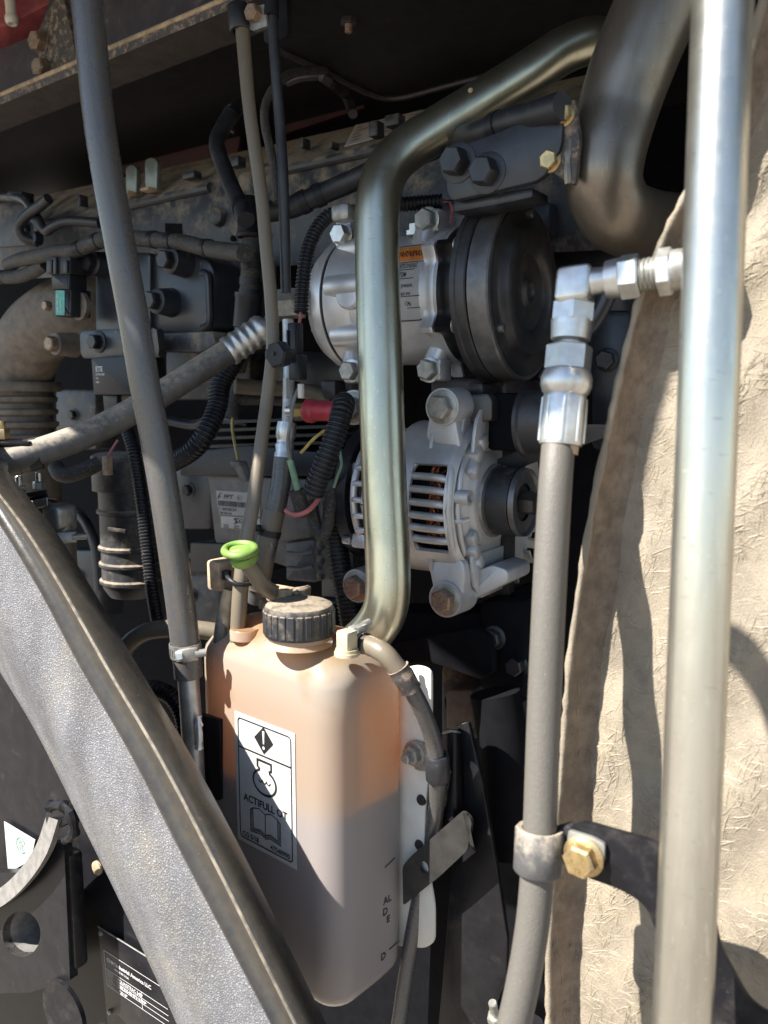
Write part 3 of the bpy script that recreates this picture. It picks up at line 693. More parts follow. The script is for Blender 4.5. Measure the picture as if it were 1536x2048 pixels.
# front end shield tapering to the bearing
part('end_shield', lathe([(s_sh, Rq * .9), (s_sh, Rq * 1.18), (s_sh + .0015, RA * .60), (s_sh + .004, RA * .66), (s_sh + .0045, RA * .76), (s_sh + .0065, RA * .80), (s_sh + .007, RA * .87), (s_sh + .009, RA * .90), (s0, RA * .935), (s0 + .004, RA * .93), (s0 + .004, RA * .6)], af_, CX, 72, caps=False), 'alu_dark', al)
# stepped ridges following the window down the shield
def wrap(sA, sB, aA, aB, r, rad, corner=.35, m='alu_dark', name='ridge'):
    pts = []
    for i in range(40):
        t = 6.28319 * i / 40; c, s_ = math.cos(t), math.sin(t)
        c = math.copysign(abs(c) ** corner, c); s_ = math.copysign(abs(s_) ** corner, s_)
        s = (sA + sB) / 2 + (sB - sA) / 2 * c; a = (aA + aB) / 2 + (aB - aA) / 2 * s_
        pts.append(af_ + CX * s + adir(a) * r(s))
    p = pts + [pts[0]]
    return part(name, sweep(BM(), p, rad, 10, False), m, al, 60)
wrap(w0 - .004, w1 + .004, A0 - 4, A1 + 4, lambda s: RA * 1.0, .0032)
wrap(s0 + .0005, w1 + .03, A0 - 11, A1 + 10, lambda s: RA * (.95 if s < w0 - .002 else 1.0), .0026)
wrap(s0 - .004, w1 + .05, A0 - 20, A1 + 20, lambda s: RA * (.89 if s < s0 + .004 else .99), .0026)
# ribs across the window
for i in range(6):
    a = A0 + (A1 - A0) * (i + 1) / 7
    pts = [af_ + CX * (w0 - .003) + adir(a - 1) * RA * .975, af_ + CX * (w0 + .007) + adir(a) * RA * 1.015, af_ + CX * (w1 - .006) + adir(a + .5) * RA * 1.02, af_ + CX * (w1 + .003) + adir(a + .5) * RA * .985]
    part('cooling_rib', tube(pts, .0034, 10, .003), 'alu_dark', al, 60)
# inside: stator core and windings
part('stator_core', lathe([(s0 + .005, 0), (s0 + .005, RA * .78), (w1 + .02, RA * .78), (w1 + .02, 0)], af_, CX, 40), 'ink', al)
for i in range(46):
    a = random.uniform(A0 - 6, A1 + 6); sm = w0 + (w1 - w0) * random.uniform(.30, .66); tilt = random.uniform(-.006, .006)
    pts = [af_ + CX * (sm + tilt * k) + adir(a + 9 * k) * (RA * (.87 + .05 * math.cos(k * 2)) - .004) for k in (-1.2, -.5, 0, .5, 1.2)]
    part('copper_winding', tube(pts, .0009, 6, .004), 'copper', al)
# right side boss, rib and tabs on the shield
for a, s, l in ((8, s0 - .002, .013), ):
    c = af_ + CX * s + adir(a) * RA * .86; part('boss', lathe([(0, .0065), (l, .0065), (l, .004), (l - .004, .0035), (l - .004, 0)], c, -CX, 20), 'alu_dark', al)
for a in (-12,):
    c0 = af_ + CX * (s0 - .001) + adir(a) * RA * .90; part('web', tube([c0, c0 - CX * .005, c0 - CX * .010 - adir(a) * .008], .0022, 8), 'alu_dark', al)
for a in (60, 28, -30, -62):
    c = af_ + CX * (s_sh + .006) + adir(a) * RA * .60; part('shield_screw', lathe([(0, .004), (.002, .0042), (.0025, .0025), (.0025, 0)], c, -CX, 14), 'alu_dark', al)
# rear part (left of the pipe)
part('rear_band', lathe([(s1 + .004, 0), (s1 + .004, RA * .94), (sa[720], RA * .94), (sa[720] + .002, RA * .9), (sa[720] + .002, 0)], af_, CX, 56), 'alu_dark', al)
part('rear_grille_ring', lathe([(sa[720] + .002, RA * .70), (sa[720] + .002, RA * .92), (sa[694] - .004, RA * .90), (sa[694] - .002, RA * .84), (sa[694] - .002, RA * .70)], af_, CX, 56, caps=False), 'ink', al)
for i in range(9):
    a = -52 + i * 13; pts = [af_ + CX * (sa[720] - .006) + adir(a) * RA * .96, af_ + CX * ((sa[720] + sa[694]) / 2) + adir(a) * RA * .97, af_ + CX * (sa[694] - .003) + adir(a) * RA * .9]
    part('cooling_rib', tube(pts, .0028, 8, .003), 'alu', al, 60)
wr = [af_ + CX * (sa[694] - .004) + adir(a) * RA * .93 for a in range(-75, 90, 8)]
part('rear_rim', tube(wr, .0035, 10), 'alu', al, 60)
part('rear_cover', lathe([(sa[694] + .003, 0), (sa[694] + .003, RA * 1.0), (sa[694] + .016, RA * 1.0), (sa[694] + .020, RA * .9), (sa[694] + .020, 0)], af_, CX, 48), 'plastic', al)
# lugs
def lug(x, y, name, m, af=.019, v=.052, th=.03, washer=.0145, bmat='zinc_dull', r=.016, ph=.3):
    c = hit(x, y, af_ - WE * v, WE); e = part(name, lathe([(0, 0), (0, r), (th, r * 1.05), (th, 0)], c, WE, 28), m, al)
    bolt(e, c, -WE, af, bmat, .010, washer=washer, wm='zinc_dull', ph=ph); return c
lug(884, 814, 'mounting_lug', 'alu_dark', .0185, ph=.15)
lug(890, 1199, 'mounting_lug', 'alu_dark', .0185, bmat='rust_bolt', ph=.6)
lug(706, 815, 'mounting_lug', 'alu_dark', .0185, v=.045, bmat='zinc_dull')
lug(713, 1172, 'mounting_lug', 'alu_dark', .019, v=.045, bmat='rust_bolt', ph=.5)
oe = af_ - WE * .048
part('upper_ear', plate(rounded(pxpoly([(866, 800), (905, 793), (912, 850), (922, 900), (850, 880), (856, 840)], oe, WE), .006), WE * .022, bev=.002), 'alu_dark', al)
part('lower_ear', plate(rounded(pxpoly([(856, 1125), (925, 1118), (930, 1150), (922, 1212), (905, 1218), (868, 1190)], oe, WE), .006), WE * .022, bev=.002), 'alu_dark', al)
ob = af_ - WE * .025
part('upper_bracket', plate(rounded(pxpoly([(890, 792), (975, 786), (984, 800), (984, 842), (900, 850)], ob, WE), .004), WE * .05, bev=.002), 'steel_strap', al)
part('lower_bracket', plate(rounded(pxpoly([(915, 1215), (925, 1150), (985, 1130), (1015, 1140), (1016, 1165)], ob, WE), .004), WE * .05, bev=.002), 'alu_dark', al)
for i in range(4):
    s = .066 - i * .0115
    for sg in (1, -1):
        h = (.098 - .004 * i); pro = [(-.026 + .002 * i, h), (.03, h), (.03, .045), (-.052 + .004 * i, .045), (-.050 + .004 * i, .058), (-.040 + .002 * i, .072)]
        part('fin', plate([af_ + CX * s + WE * w + Z * (z * sg) for w, z in pro], CX * .0035, bev=.0008), 'alu_dark', al)
rc_ = af_ + WE * .046
part('rear_housing', lathe([(.040, .05), (.040, .080), (.042, .084), (.060, .086), (.062, .080), (.064, .05)], rc_, CX, 56, caps=False), 'alu_dark', al)
for a in list(range(30, 151, 12)) + list(range(-150, -29, 12)):
    dv = adir(a); part('fin', rbox(rc_ + CX * .046 + dv * .083, (CX, dv, CX.cross(dv)), (.026, .016, .0034), .001), 'alu_dark', al)
part('fin_wall', plate([af_ + CX * .075 + WE * w + Z * z for w, z in ((.024, .095), (.035, .095), (.035, -.095), (.024, -.095))], CX * -.05), 'steel_strap', al)
for a, r_ in ((52, .80), (66, .86), (-50, .80), (-64, .86), (38, .72), (-38, .72)):
    c = af_ + CX * .036 + adir(a) * RA * r_
    part('casting_step', rbox(c, (CX, adir(a), CX.cross(adir(a))), (.016, .012, .014), .003), 'alu_dark', al)
for x, y in ((722, 940), (720, 1083)):
    c = hit(x, y, af_ - WE * .055, WE); part('rear_tab', rbox(c + WE * .01, (UE, WE, Z), (.022, .02, .014), .003), 'alu', al)
    part('tab_screw', lathe([(0, .004), (.007, .004), (.007, 0)], c - UE * .011, -UE, 12), 'zinc', al)

# belt running up to the idler, and the idler pulley
idc = P(1128, 845, .70)
idl = thing('idler_pulley', 'smooth black idler pulley behind the crimped hydraulic hose fitting', 'pulley', idc - Z * .03)
part('rim', lathe([(0, .015), (0, .026), (-.002, .0275), (.002, .028), (.030, .028), (.032, .030), (.035, .030), (.036, .02)], idc, CX, 48, caps=False), 'clutch', idl)
part('hub', lathe([(.006, .026), (.004, .012), (.004, 0)], idc, CX, 36, caps=False), 'clutch', idl)
bolt(idl, idc + CX * .004, -CX, .014, 'black_bolt', .009)
part('arm', rbox(idc + CX * .05, (UE, WE, Z), (.03, .03, .05), .004), 'void', idl)
bl = BM()
p0 = af_ + CX * .006 + Z * Rq * 1.01 ; p1 = P(1240, 872, .64) + Z * .0
up_ = Z * .003; wd = CX * .030
bl = plate([p0 + WE * .006, p0 + WE * .006 + wd, P(1250, 860, .66) + wd, P(1250, 860, .66)], Z * .004)
mono('drive_belt', bl, 'rubber', 'black ribbed drive belt running off the alternator pulley', 'belt')

# ================================================================== bracket plate and big bolts
vb2 = .585; ob = CAM + W * vb2
bk = thing('pipe_mounting_bracket', 'black steel bracket plate with two large black bolts above the compressor', 'bracket', hit(920, 400, ob, W))
part('plate', plate(rounded(pxpoly([(892, 300), (1000, 262), (1128, 204), (1122, 300), (1082, 360), (960, 389), (902, 402), (892, 380)], ob, W), .008), W * .008, bev=.0015), 'engine_clean', bk)
for x, y in ((916, 326), (975, 346)):
    bolt(bk, hit(x, y, ob, W), -W, .019, 'black_bolt', .013, washer=.0155, wm='black_bolt', ph=.15)
part('foot', plate(pxpoly([(905, 400), (1065, 374), (1065, 395), (990, 410), (905, 425)], ob + W * .01, W), W * .03, bev=.002), 'engine_clean', bk)

# ================================================================== steel pipes
sp = thing('coolant_pipe', 'bent olive zinc plated steel pipe in front of the compressor', 'pipe', P(745, 1300, .66))
part('pipe', tube(ppath([(1290, 190, .72), (1235, 105, .695), (1190, 82, .69), (1130, 100, .69), (1060, 145, .69), (960, 207, .69), (870, 262, .688), (805, 305, .684), (772, 345, .680), (757, 400, .676), (754, 480, .674), (757, 620, .672), (763, 800, .67), (769, 980, .67), (775, 1110, .67), (776, 1180, .67), (768, 1225, .672), (745, 1262, .678), (705, 1300, .69), (660, 1345, .70)]), .0183, 40, .004), 'zinc_pipe', sp, 60)
part('dirt_chip', lathe([(0, .0022), (.0008, .0012), (.001, 0)], P(941, 181, .6705), P(941, 181, .6) - P(941, 181, .7), 7), 'dirt', sp)

ep = thing('air_pipe_elbow', 'large dark grey steel air pipe elbow welded to a flange', 'pipe', P(1230, 480, .62))
part('pipe', tube(ppath([(1400, -190, .60), (1352, -60, .605), (1300, 45, .61), (1262, 140, .615), (1234, 225, .62), (1212, 310, .62), (1209, 375, .625), (1236, 428, .645), (1285, 448, .70), (1335, 450, .79), (1390, 445, .90)]), [.0315, .0315, .0315, .031, .0300, .0290, .0284, .0284, .0290, .0295, .0295], 48), 'pipe_black', ep, 60)
of = P(1115, 290, .60); nf = (-W * .75 - U * .5).normalized(); nf = -W
fl = part('flange_plate', plate(rounded(pxpoly([(1116, 203), (1148, 195), (1160, 280), (1150, 372), (1128, 362), (1085, 330), (1090, 312), (1105, 290)], of, W), .004), W * .006, bev=.0012), 'frame_dusty', ep)
for x, y in ((1128, 230), (1101, 322)):
    bolt(fl, hit(x, y, of, W), -W, .0125, 'yellow_zinc', .005, flange=1.1, ph=.4)
part('weld_bead', tube(ppath([(1152, 205, .602), (1146, 240, .598), (1139, 290, .597), (1136, 330, .598), (1138, 368, .60)]), .0030, 8, .004, wob=.25), 'pipe_black', ep)

rod = thing('steel_rod', 'thick bright zinc plated vertical steel rod in front of the fibreglass', 'rod', P(1360, 2200, .38))
r0_, r1_ = P(1450, -120, .375), P(1358, 2200, .39)
part('rod', tube([r0_ + (r0_ - r1_) * .45, r0_, P(1408, 1000, .38), r1_, r1_ + (r1_ - r0_) * .4], .0134, 44, .01), 'zinc_rod', rod, 60)
# ================================================================== fibreglass panel on the right
om = P(1250, 1200, .52); nm = V3((-.6, -.8, .0)).normalized()          # towards the viewer
edge_px = [(1570, -200), (1530, 0), (1490, 150), (1430, 280), (1378, 385), (1345, 440), (1280, 600), (1245, 740), (1215, 880), (1190, 1000), (1165, 1150), (1140, 1330), (1128, 1500), (1115, 1650), (1105, 1800), (1099, 1920), (1100, 2150)]
def edge_x(y):
    for (a, b), (c, d) in zip(edge_px, edge_px[1:]):
        if b <= y <= d: return a + (c - a) * (y - b) / (d - b)
    return edge_px[-1][0]
fg = thing('fibreglass_panel', 'tan dusty fibreglass panel with raised strands and brown resin edge', 'panel', P(1300, 2000, .5))
def wavy(y): return 1 + .10 * math.sin(y / 83.) + .07 * math.sin(y / 37. + 1)
ys = list(range(-200, 2151, 22)); rim = []; main = []
pl_r = V3((nm.y * -1, nm.x, 0)) * -1
pl_r = V3((-nm.y, nm.x, 0));  pl_r = pl_r if pl_r.x > 0 else -pl_r      # along the panel to the right
def wave(k, y): return (.0010 * math.sin(k * 150 + y / 60.) + .0014 * math.sin(y / 45. + k * 60)) * min(1, k * 60)
def st_of(y):
    w_ = (.0105 if y > 900 else .0105 - .004 * (900 - y) / 1100) * wavy(y)
    base = hit(edge_x(y), y, om + nm * .022, nm); return base, w_
def surf(k, y):
    base, w_ = st_of(y); return base + pl_r * (w_ * 1.25 + k) - nm * .022 + nm * wave(k, y)
lipd = .022
for y in ys:
    base, w_ = st_of(y)
    f_ = [base, base + pl_r * w_ * .25 - nm * lipd * .35, base + pl_r * w_ * .6 - nm * lipd * .75, base + pl_r * w_ * .95 - nm * lipd * .97, base + pl_r * w_ * 1.25 - nm * lipd]
    bk_ = [q - pl_r * .0028 - nm * .001 for q in f_]
    rim.append(f_); 
    fr = [surf(k * .008, y) for k in range(28)]; main.append(fr + [q - nm * .004 for q in fr[::-1]] + [fr[0]])
part('rim', grid([f_ + [q - pl_r * .0028 - nm * .002 for q in f_[::-1]] + [f_[0]] for f_ in rim]), 'frp_rim', fg, 60)
part('sheet', grid(main), 'frp', fg, 60)
eg = [r[0] - pl_r * .0008 for r in rim]
part('cut_edge', tube([p for i, p in enumerate(eg) if i % 3 == 0], .0022, 8, .006, wob=.3), 'frp', fg, 60)
fb_ = BM(); random.seed(5)
for i in range(10500):
    k = random.uniform(.0, .20); y = random.uniform(-100, 2130)
    a = random.uniform(0, 3.1416); L_ = random.uniform(.004, .020); r_ = random.uniform(.00014, .00040)
    cv = random.uniform(-.0018, .0018); pts = []
    for t, s in ((-.5, 0), (-.2, 1), (.2, 1), (.5, 0)):
        dk = math.cos(a) * L_ * t - math.sin(a) * cv * s; dz = math.sin(a) * L_ * t + math.cos(a) * cv * s
        pts.append(surf(max(0, k + dk), y - dz * F / .49) + nm * (.00004 if s else -.0002))
    sweep(fb_, pts, [r_ * .4, r_, r_, r_ * .4], 5, False)
part('glass_strands', fb_, 'fibre', fg, 60, stuff=True)
fb_ = BM()
random.seed(3)
for i in range(260):
    j = random.randrange(len(rim)); t = random.random() * 3.9; q = int(t); a0 = rim[j][q].lerp(rim[j][q + 1], t - q); dv = (rim[min(j + 1, len(rim) - 1)][q] - rim[max(j - 1, 0)][q]).normalized(); cr = (rim[j][q + 1] - rim[j][q]).normalized()
    a = random.uniform(0, 3.14); d_ = cr * math.cos(a) * .4 + dv * math.sin(a); L_ = random.uniform(.003, .009); nn = nm * .0007
    sweep(fb_, [a0 + nn - d_ * L_ / 2, a0 + nn * 1.3, a0 + nn + d_ * L_ / 2], [.0001, .00025, .0001], 5, False)
part('glass_strands', fb_, 'fibre', fg, 60, stuff=True)

# ================================================================== hydraulic hose on the right
hh = thing('hydraulic_hose', 'dusty grey hydraulic hose with crimped zinc elbow fitting', 'hose', P(1000, 2150, .5))
hp = ppath([(1118, 870, .49), (1110, 980, 0.483), (1098, 1200, 0.480), (1087, 1450, 0.480), (1080, 1650, 0.480), (1075, 1740, 0.480), (1065, 1850, 0.481), (1045, 1970, 0.483), (1015, 2100, .485), (985, 2200, .485)])
part('hose', tube(hp, .0098, 32, .006), 'hose_hyd', hh, 60)
b0, b1 = P(1121, 888, .49), P(1148, 604, .49); hx = (b1 - b0).normalized()
def hs(py): return alongz(b0, hx, py)
part('ferrule', lathe([(hs(890), .0103), (hs(890), .0124), (hs(885), .0128), (hs(795), .0128), (hs(790), .0124), (hs(785), .0138), (hs(772), .0152), (hs(757), .0152), (hs(742), .0135), (hs(737), .0110), (hs(737), 0)], b0, hx, 40), 'zinc', hh)
for k in range(8):
    a, b, c = frame_of(hx); dv = math.cos(k * .785 + .2) * a + math.sin(k * .785 + .2) * b
    part('crimp_ridge', tube([b0 + hx * hs(884) + dv * .0126, b0 + hx * hs(840) + dv * .0128, b0 + hx * hs(797) + dv * .0124], .0012, 6), 'zinc', hh, 60)
part('hex_nut', lathe([(hs(741), .0124), (hs(739), .0138), (hs(694), .0138), (hs(690), .0125), (hs(690), 0)], b0, hx, 6, .55), 'zinc', hh, 25)
part('neck', lathe([(hs(692), .0070), (hs(660), .0070), (hs(660), 0)], b0, hx, 24), 'zinc', hh)
part('swivel_nut', lathe([(hs(684), .0085), (hs(680), .0115), (hs(645), .0124), (hs(642), .0124), (hs(642), 0)], b0, hx, 36), 'zinc', hh)
part('hex_nut', lathe([(hs(646), .0125), (hs(643), .0134), (hs(610), .0134), (hs(606), .0125), (hs(606), 0)], b0, hx, 6, .2), 'zinc', hh, 25)
e0 = P(1152, 568, .485); e1 = P(1318, 545, .463); ex = (e1 - e0).normalized()
def es(px): return along(e0, ex, px)
part('elbow_block', rbox(e0 + hx * -.001 , (ex, ex.cross(hx).normalized(), hx), (.0205, .0190, .0205), .0035, 3), 'zinc', hh, 25)
part('neck', lathe([(-hs(606) * 0, .0085), (.010, .0088), (.010, 0)], b0 + hx * hs(608), hx, 28), 'zinc', hh)
part('neck', lathe([(es(1165), .0082), (es(1215), .0072), (es(1215), 0)], e0, ex, 28), 'zinc', hh)
part('swivel_nut', lathe([(es(1212), .0085), (es(1214), .0105), (es(1238), .0112), (es(1242), .0112), (es(1242), 0)], e0, ex, 36), 'zinc', hh)
part('hex_nut', lathe([(es(1240), .0112), (es(1243), .0126), (es(1276), .0126), (es(1280), .0114), (es(1280), 0)], e0, ex, 6, .6), 'zinc', hh, 25)
th = [(es(1278) + .0012 * i, .0094 if i % 2 else .0086) for i in range(10)]
part('thread', lathe(th + [(es(1330), .0090), (es(1330), 0)], e0, ex, 30), 'zinc_dull', hh, 60)
part('hex_nut', lathe([(es(1316), .0118), (es(1318), .0132), (es(1342), .0132), (es(1346), .012), (es(1346), 0)], e0, ex, 6, .5), 'zinc', hh, 25)
part('bulkhead', tube([e0 + ex * es(1338), e0 + ex * es(1372), hit(1420, 540, om + nm * .012, nm), hit(1440, 545, om - nm * .004, nm)], .0112, 24), 'zinc_dull', hh, 60)
part('dust_collar', lathe([(0, .0106), (.004, .0108), (.006, .0104)], b0 - hx * .006, hx, 28, caps=False), 'dirt', hh)

# clamp and its bracket
cc = P(1078, 1700, 0.480); cax = (P(1080, 1650, 0.480) - P(1075, 1745, 0.480)).normalized()
cl = thing('hose_clamp', 'grey rubber lined P clamp holding the hydraulic hose to a black bracket', 'clamp', cc)
part('rubber_band', lathe([(-.0125, .0105), (-.0130, .0130), (-.0115, .0143), (.0115, .0143), (.0130, .0130), (.0125, .0105)], cc, cax, 40, caps=False), 'hose_grey', cl, 50)
ofb = P(1180, 1705, .462); nfb = (-W).normalized()
part('tail', plate(rounded(pxpoly([(1100, 1662), (1140, 1650), (1150, 1690), (1145, 1725), (1115, 1735)], ofb + W * .006, W), .003), W * .008, bev=.001), 'rubber', cl)
wsh = part('square_washer', plate(rounded(pxpoly([(1136, 1660), (1190, 1678), (1210, 1690), (1208, 1725), (1194, 1748), (1150, 1730), (1132, 1700)], ofb, W), .002), W * .003, bev=.0005), 'zinc_dull', cl)
bt = bolt(cl, hit(1168, 1712, ofb, W), -W, .0165, 'yellow_zinc', .0085, flange=1.15, ph=.1)
bm = BM(); aU = U; org = hit(1168, 1712, ofb, W) - W * .0104
for txt, ang in (('10.9', 60), ('M', 165), ('JH', 270)):
    v, f = text2d(txt, .0038, .03, 0, 'CENTER'); ca, sa_ = math.cos(R(ang - 90)), math.sin(R(ang - 90))
    add2d(bm, ([(x * ca - (y + .0028) * sa_, x * sa_ + (y + .0028) * ca) for x, y in v], f), lambda x, y: org + aU * x + Z * y)
part('head_marks', bm, 'brass', bt)
bb = thing('clamp_bracket', 'black painted bracket arm carrying the hydraulic hose clamp', 'bracket', P(1330, 2040, .45))
part('arm', plate(rounded(pxpoly([(1140, 1655), (1165, 1645), (1330, 1692), (1420, 1800), (1440, 1900), (1500, 2010), (1640, 2090), (1640, 2200), (1340, 2200), (1322, 1890), (1290, 1810), (1240, 1780), (1170, 1755), (1145, 1730)], ofb + W * .004, W), .006), W * .005, bev=.0008), 'black_paint_dusty', bb)
# ================================================================== rubber hose on the left
lh = thing('rubber_hose', 'long thick dusty black rubber hose leaning across the engine', 'hose', P(372, 1350, .68))
lp = [(160, -120, .615), (174, 0, .62), (201, 260, .63), (246, 520, .64), (265, 624, .645), (288, 760, .65), (309, 870, .655), (331, 1000, .66), (357, 1180, .67), (371, 1290, .675), (377, 1352, .68)]
part('hose', tube(ppath(lp), .0118, 36, .006), 'rubber_hose', lh, 60)
cp = P(371, 1298, .675); cx_ = (P(371, 1290, .675) - P(377, 1352, .68)).normalized()
def hose_clamp(name, label, c, ax, r, w, screw_dir, m='zinc_dull', slots=True, long=.016):
    t = thing(name, label, 'hose clamp', c)
    part('band', lathe([(-w / 2, r), (-w / 2, r + .0008), (w / 2, r + .0008), (w / 2, r)], c, ax, 44, caps=False), m, t)
    sd = (screw_dir - ax * screw_dir.dot(ax)).normalized(); tg = ax.cross(sd).normalized()
    if tg.x < 0: tg = -tg
    p = c + sd * (r + .003)
    part('screw_housing', rbox(p + tg * long * .1, (tg, sd, ax), (long * .8, .005, w * .95), .0012), m, t)
    part('screw', lathe([(0, .0032), (long * .55, .0032), (long * .55, 0)], p + tg * long * .35 + sd * .001, tg, 14), m, t)
    part('screw_head', hexhead(p - tg * long * .28, -tg, .0078, .005), 'zinc', t)
    if slots:
        a, b, _ = frame_of(ax)
        for k in range(26):
            dv = math.cos(k * .2417) * a + math.sin(k * .2417) * b
            if dv.dot(sd) > .75: continue
            tv = ax.cross(dv)
            part('thread_slot', rbox(c + dv * (r + .0009), ((ax + tv * .25).normalized(), dv, tv), (w * .55, .0004, .0009), 0), 'ink_grey', t)
    return t
hose_clamp('hose_clamp', 'worm drive clamp around the lower end of the thick leaning rubber hose', cp, cx_, .0120, .0115, V3((.35, -1, 0)))
pp = thing('metal_pipe', 'dull grey metal pipe below the leaning rubber hose with a weld bead', 'pipe', P(388, 1560, .69))
part('pipe', tube(ppath([(375, 1335, .68), (381, 1420, .682), (386, 1500, .686), (392, 1640, .69)]), .0088, 28, .006), 'alu_pipe', pp, 60)
part('weld_bead', tube(ppath([(396, 1432, .673), (398, 1455, .672), (399, 1478, .673), (398, 1496, .675)]), .0030, 8, .0025, wob=.3), 'alu', pp)
part('gusset', plate(pxpoly([(398, 1430), (440, 1440), (440, 1600), (396, 1600)], P(400, 1450, .70), W), W * .006), 'black_paint', pp)

# tan hose
th_ = thing('tan_hose', 'narrow tan dusted hose hanging past the compressor to the dipstick', 'hose', P(474, 1290, .68))
tp = [(470, -60, .70), (477, 0, .70), (485, 60, .70), (497, 200, .70), (510, 300, .70), (524, 400, .70), (533, 500, .70), (542, 600, .70), (545, 700, .70), (534, 800, .70), (526, 860, .695), (507, 1000, .685), (491, 1090, .68), (481, 1180, .68), (474, 1290, .685)]
part('hose', tube(ppath(tp), [.0062] * 3 + [.0056] * 8 + [.0058, .0063, .0066, .0066], 24), 'hose_tan', th_, 60)
# thin black hose with its clip
bh = thing('black_hose', 'straight thin black rubber hose beside the tan hose', 'hose', P(573, 590, .71))
part('hose', tube(ppath([(539, -60, .69), (543, 0, .69), (546, 60, .692), (553, 160, .695), (560, 250, .70), (566, 350, .70), (569, 450, .705), (572, 585, .71)]), .0046, 20), 'rubber', bh, 60)
part('sleeve', tube(ppath([(537, -60, .69), (541, -10, .69), (543, 34, .69)]), .0066, 20), 'plastic', bh, 60)
pc = thing('hose_clip', 'black rubber clip with a rusty bolt joining two hoses at the frame beam', 'clamp', P(480, 60, .70))
q0, q1 = P(481, 62, .70), P(476, 12, .70)
part('rubber_band', lathe([(0, .0062), (-.0003, .0085), (.0015, .0092), (.0195, .0092), (.0213, .0085), (.021, .0062)], q0, (q1 - q0).normalized(), 30, caps=False), 'rubber', pc)
ob3 = P(512, 30, .692)
part('tab', plate(rounded(pxpoly([(492, 18), (530, 8), (534, 52), (505, 62), (494, 55)], ob3, W), .002), W * .004), 'zinc_dull', pc)
bolt(pc, hit(512, 29, ob3, W), -W, .0125, 'rust_bolt', .008, ph=.2)
part('back_bracket', plate(rounded(pxpoly([(524, -20), (572, -20), (576, 70), (545, 88), (528, 85)], P(550, 30, .72), W), .004), W * .006), 'plastic', pc)

# refrigerant hose across the left
rh = thing('refrigerant_hose', 'grey dusty refrigerant hose with crimped ferrule running behind the leaning hose', 'hose', P(20, 945, .73))
rp = [(488, 684, .80), (440, 714, .795), (380, 752, .785), (310, 796, .775), (240, 836, .765), (170, 870, .755), (110, 893, .745), (55, 910, .735), (0, 925, .73), (-60, 935, .725)]
part('hose', tube(ppath(rp), .0123, 32), 'hose_grey', rh, 60)
f0, f1 = P(456, 704, .797), P(532, 653, .805); fx = (f1 - f0).normalized(); fl_ = (f1 - f0).length
prof = [(0, .0118), (0, .0142), (.002, .0146)]
for k in range(4): prof += [(.004 + k * .0085, .0148), (.006 + k * .0085, .0135), (.009 + k * .0085, .0135), (.0105 + k * .0085, .0148)]
prof += [(fl_ * .92, .0146), (fl_, .012), (fl_, 0)]
part('ferrule', lathe(prof, f0, fx, 36), 'zinc', rh, 60)
part('end_tube', tube([f1, P(552, 630, .80), P(568, 612, .795)], .0072, 18), 'alu_pipe', rh, 60)
# its clamp on the far left
kc = thing('hose_saddle', 'tan painted saddle clamp with flat plate and bolt gripping the refrigerant hose', 'clamp', P(20, 950, .73))
k0, k1 = P(-60, 938, .726), P(84, 905, .742)
part('saddle', lathe([(0, .0122), (0, .0150), ((k1 - k0).length * .66, .0150), ((k1 - k0).length * .68, .0140), ((k1 - k0).length * .80, .0142), ((k1 - k0).length * .80, .0122)], k0, (k1 - k0).normalized(), 32, caps=False), 'hose_tan', kc)
part('rubber_edge', lathe([((k1 - k0).length * .80, .0119), ((k1 - k0).length * .80, .0146), ((k1 - k0).length * .97, .0146), ((k1 - k0).length * .97, .0119)], k0, (k1 - k0).normalized(), 32, caps=False), 'rubber', kc)
part('top_plate', plate(rounded([P(-60, 886, .72), P(60, 884, .725), P(78, 876, .75), P(20, 872, .77), P(-60, 874, .76)], .002), Z * -.004, bev=.0006), 'black_paint_dusty', kc)
bolt(kc, P(4, 878, .74), Z, .012, 'yellow_zinc', .009, stud=.006)
part('screw', lathe([(0, .005), (.004, .005), (.006, .003), (.006, 0)], P(10, 934, .712), -W, 16), 'zinc_dull', kc)

# second refrigerant line, down from the hex block
r2 = thing('suction_line', 'aluminium tube with crimped black hose running down to the dipstick', 'hose', P(525, 1150, .80))
part('tube', tube(ppath([(576, 640, .78), (578, 720, .78), (577, 800, .775), (575, 850, .775)]), .0056, 18), 'alu_pipe', r2, 60)
g0, g1 = P(574, 845, .775), P(566, 928, .775); gx = (g1 - g0).normalized(); gl_ = (g1 - g0).length
part('ferrule', lathe([(0, .006), (0, .0088), (.004, .0094), (gl_ * .35, .0094), (gl_ * .42, .0080), (gl_ * .5, .0080), (gl_ * .56, .0093), (gl_ * .7, .0080), (gl_ * .76, .0092), (gl_, .0092), (gl_, .007)], g0, gx, 28, caps=False), 'zinc', r2, 60)
part('hose', tube(ppath([(567, 915, .775), (561, 970, .775), (549, 1030, .775), (535, 1090, .775), (520, 1160, .78), (512, 1200, .79)]), .0094, 26), 'rubber_hose', r2, 60)
part('dusty_sleeve', tube(ppath([(549, 1022, .775), (540, 1060, .775), (527, 1120, .777), (516, 1180, .78)]), .0104, 24), 'hose_tan', r2, 60)
part('cable_tie', lathe([(-.003, .0104), (-.003, .0114), (.003, .0114), (.003, .0104)], P(538, 1066, .775), P(538, 1066, .775) - P(530, 1100, .776), 28, caps=False), 'plastic', r2)
part('tie_head', rbox(P(515, 1056, .762), (U, W, Z), (.007, .005, .006), .001), 'plastic', r2)
bm = BM(); grid([[P(566, 756, .768), P(572, 756, .7655), P(579, 756, .768)], [P(567, 795, .768), P(573, 795, .7655), P(580, 795, .768)]], bm=bm)
part('paper_tag', bm, 'white_label', r2)
hb = thing('hex_union', 'grey hexagonal union block behind the corrugated conduit', 'fitting', P(575, 640, .79))
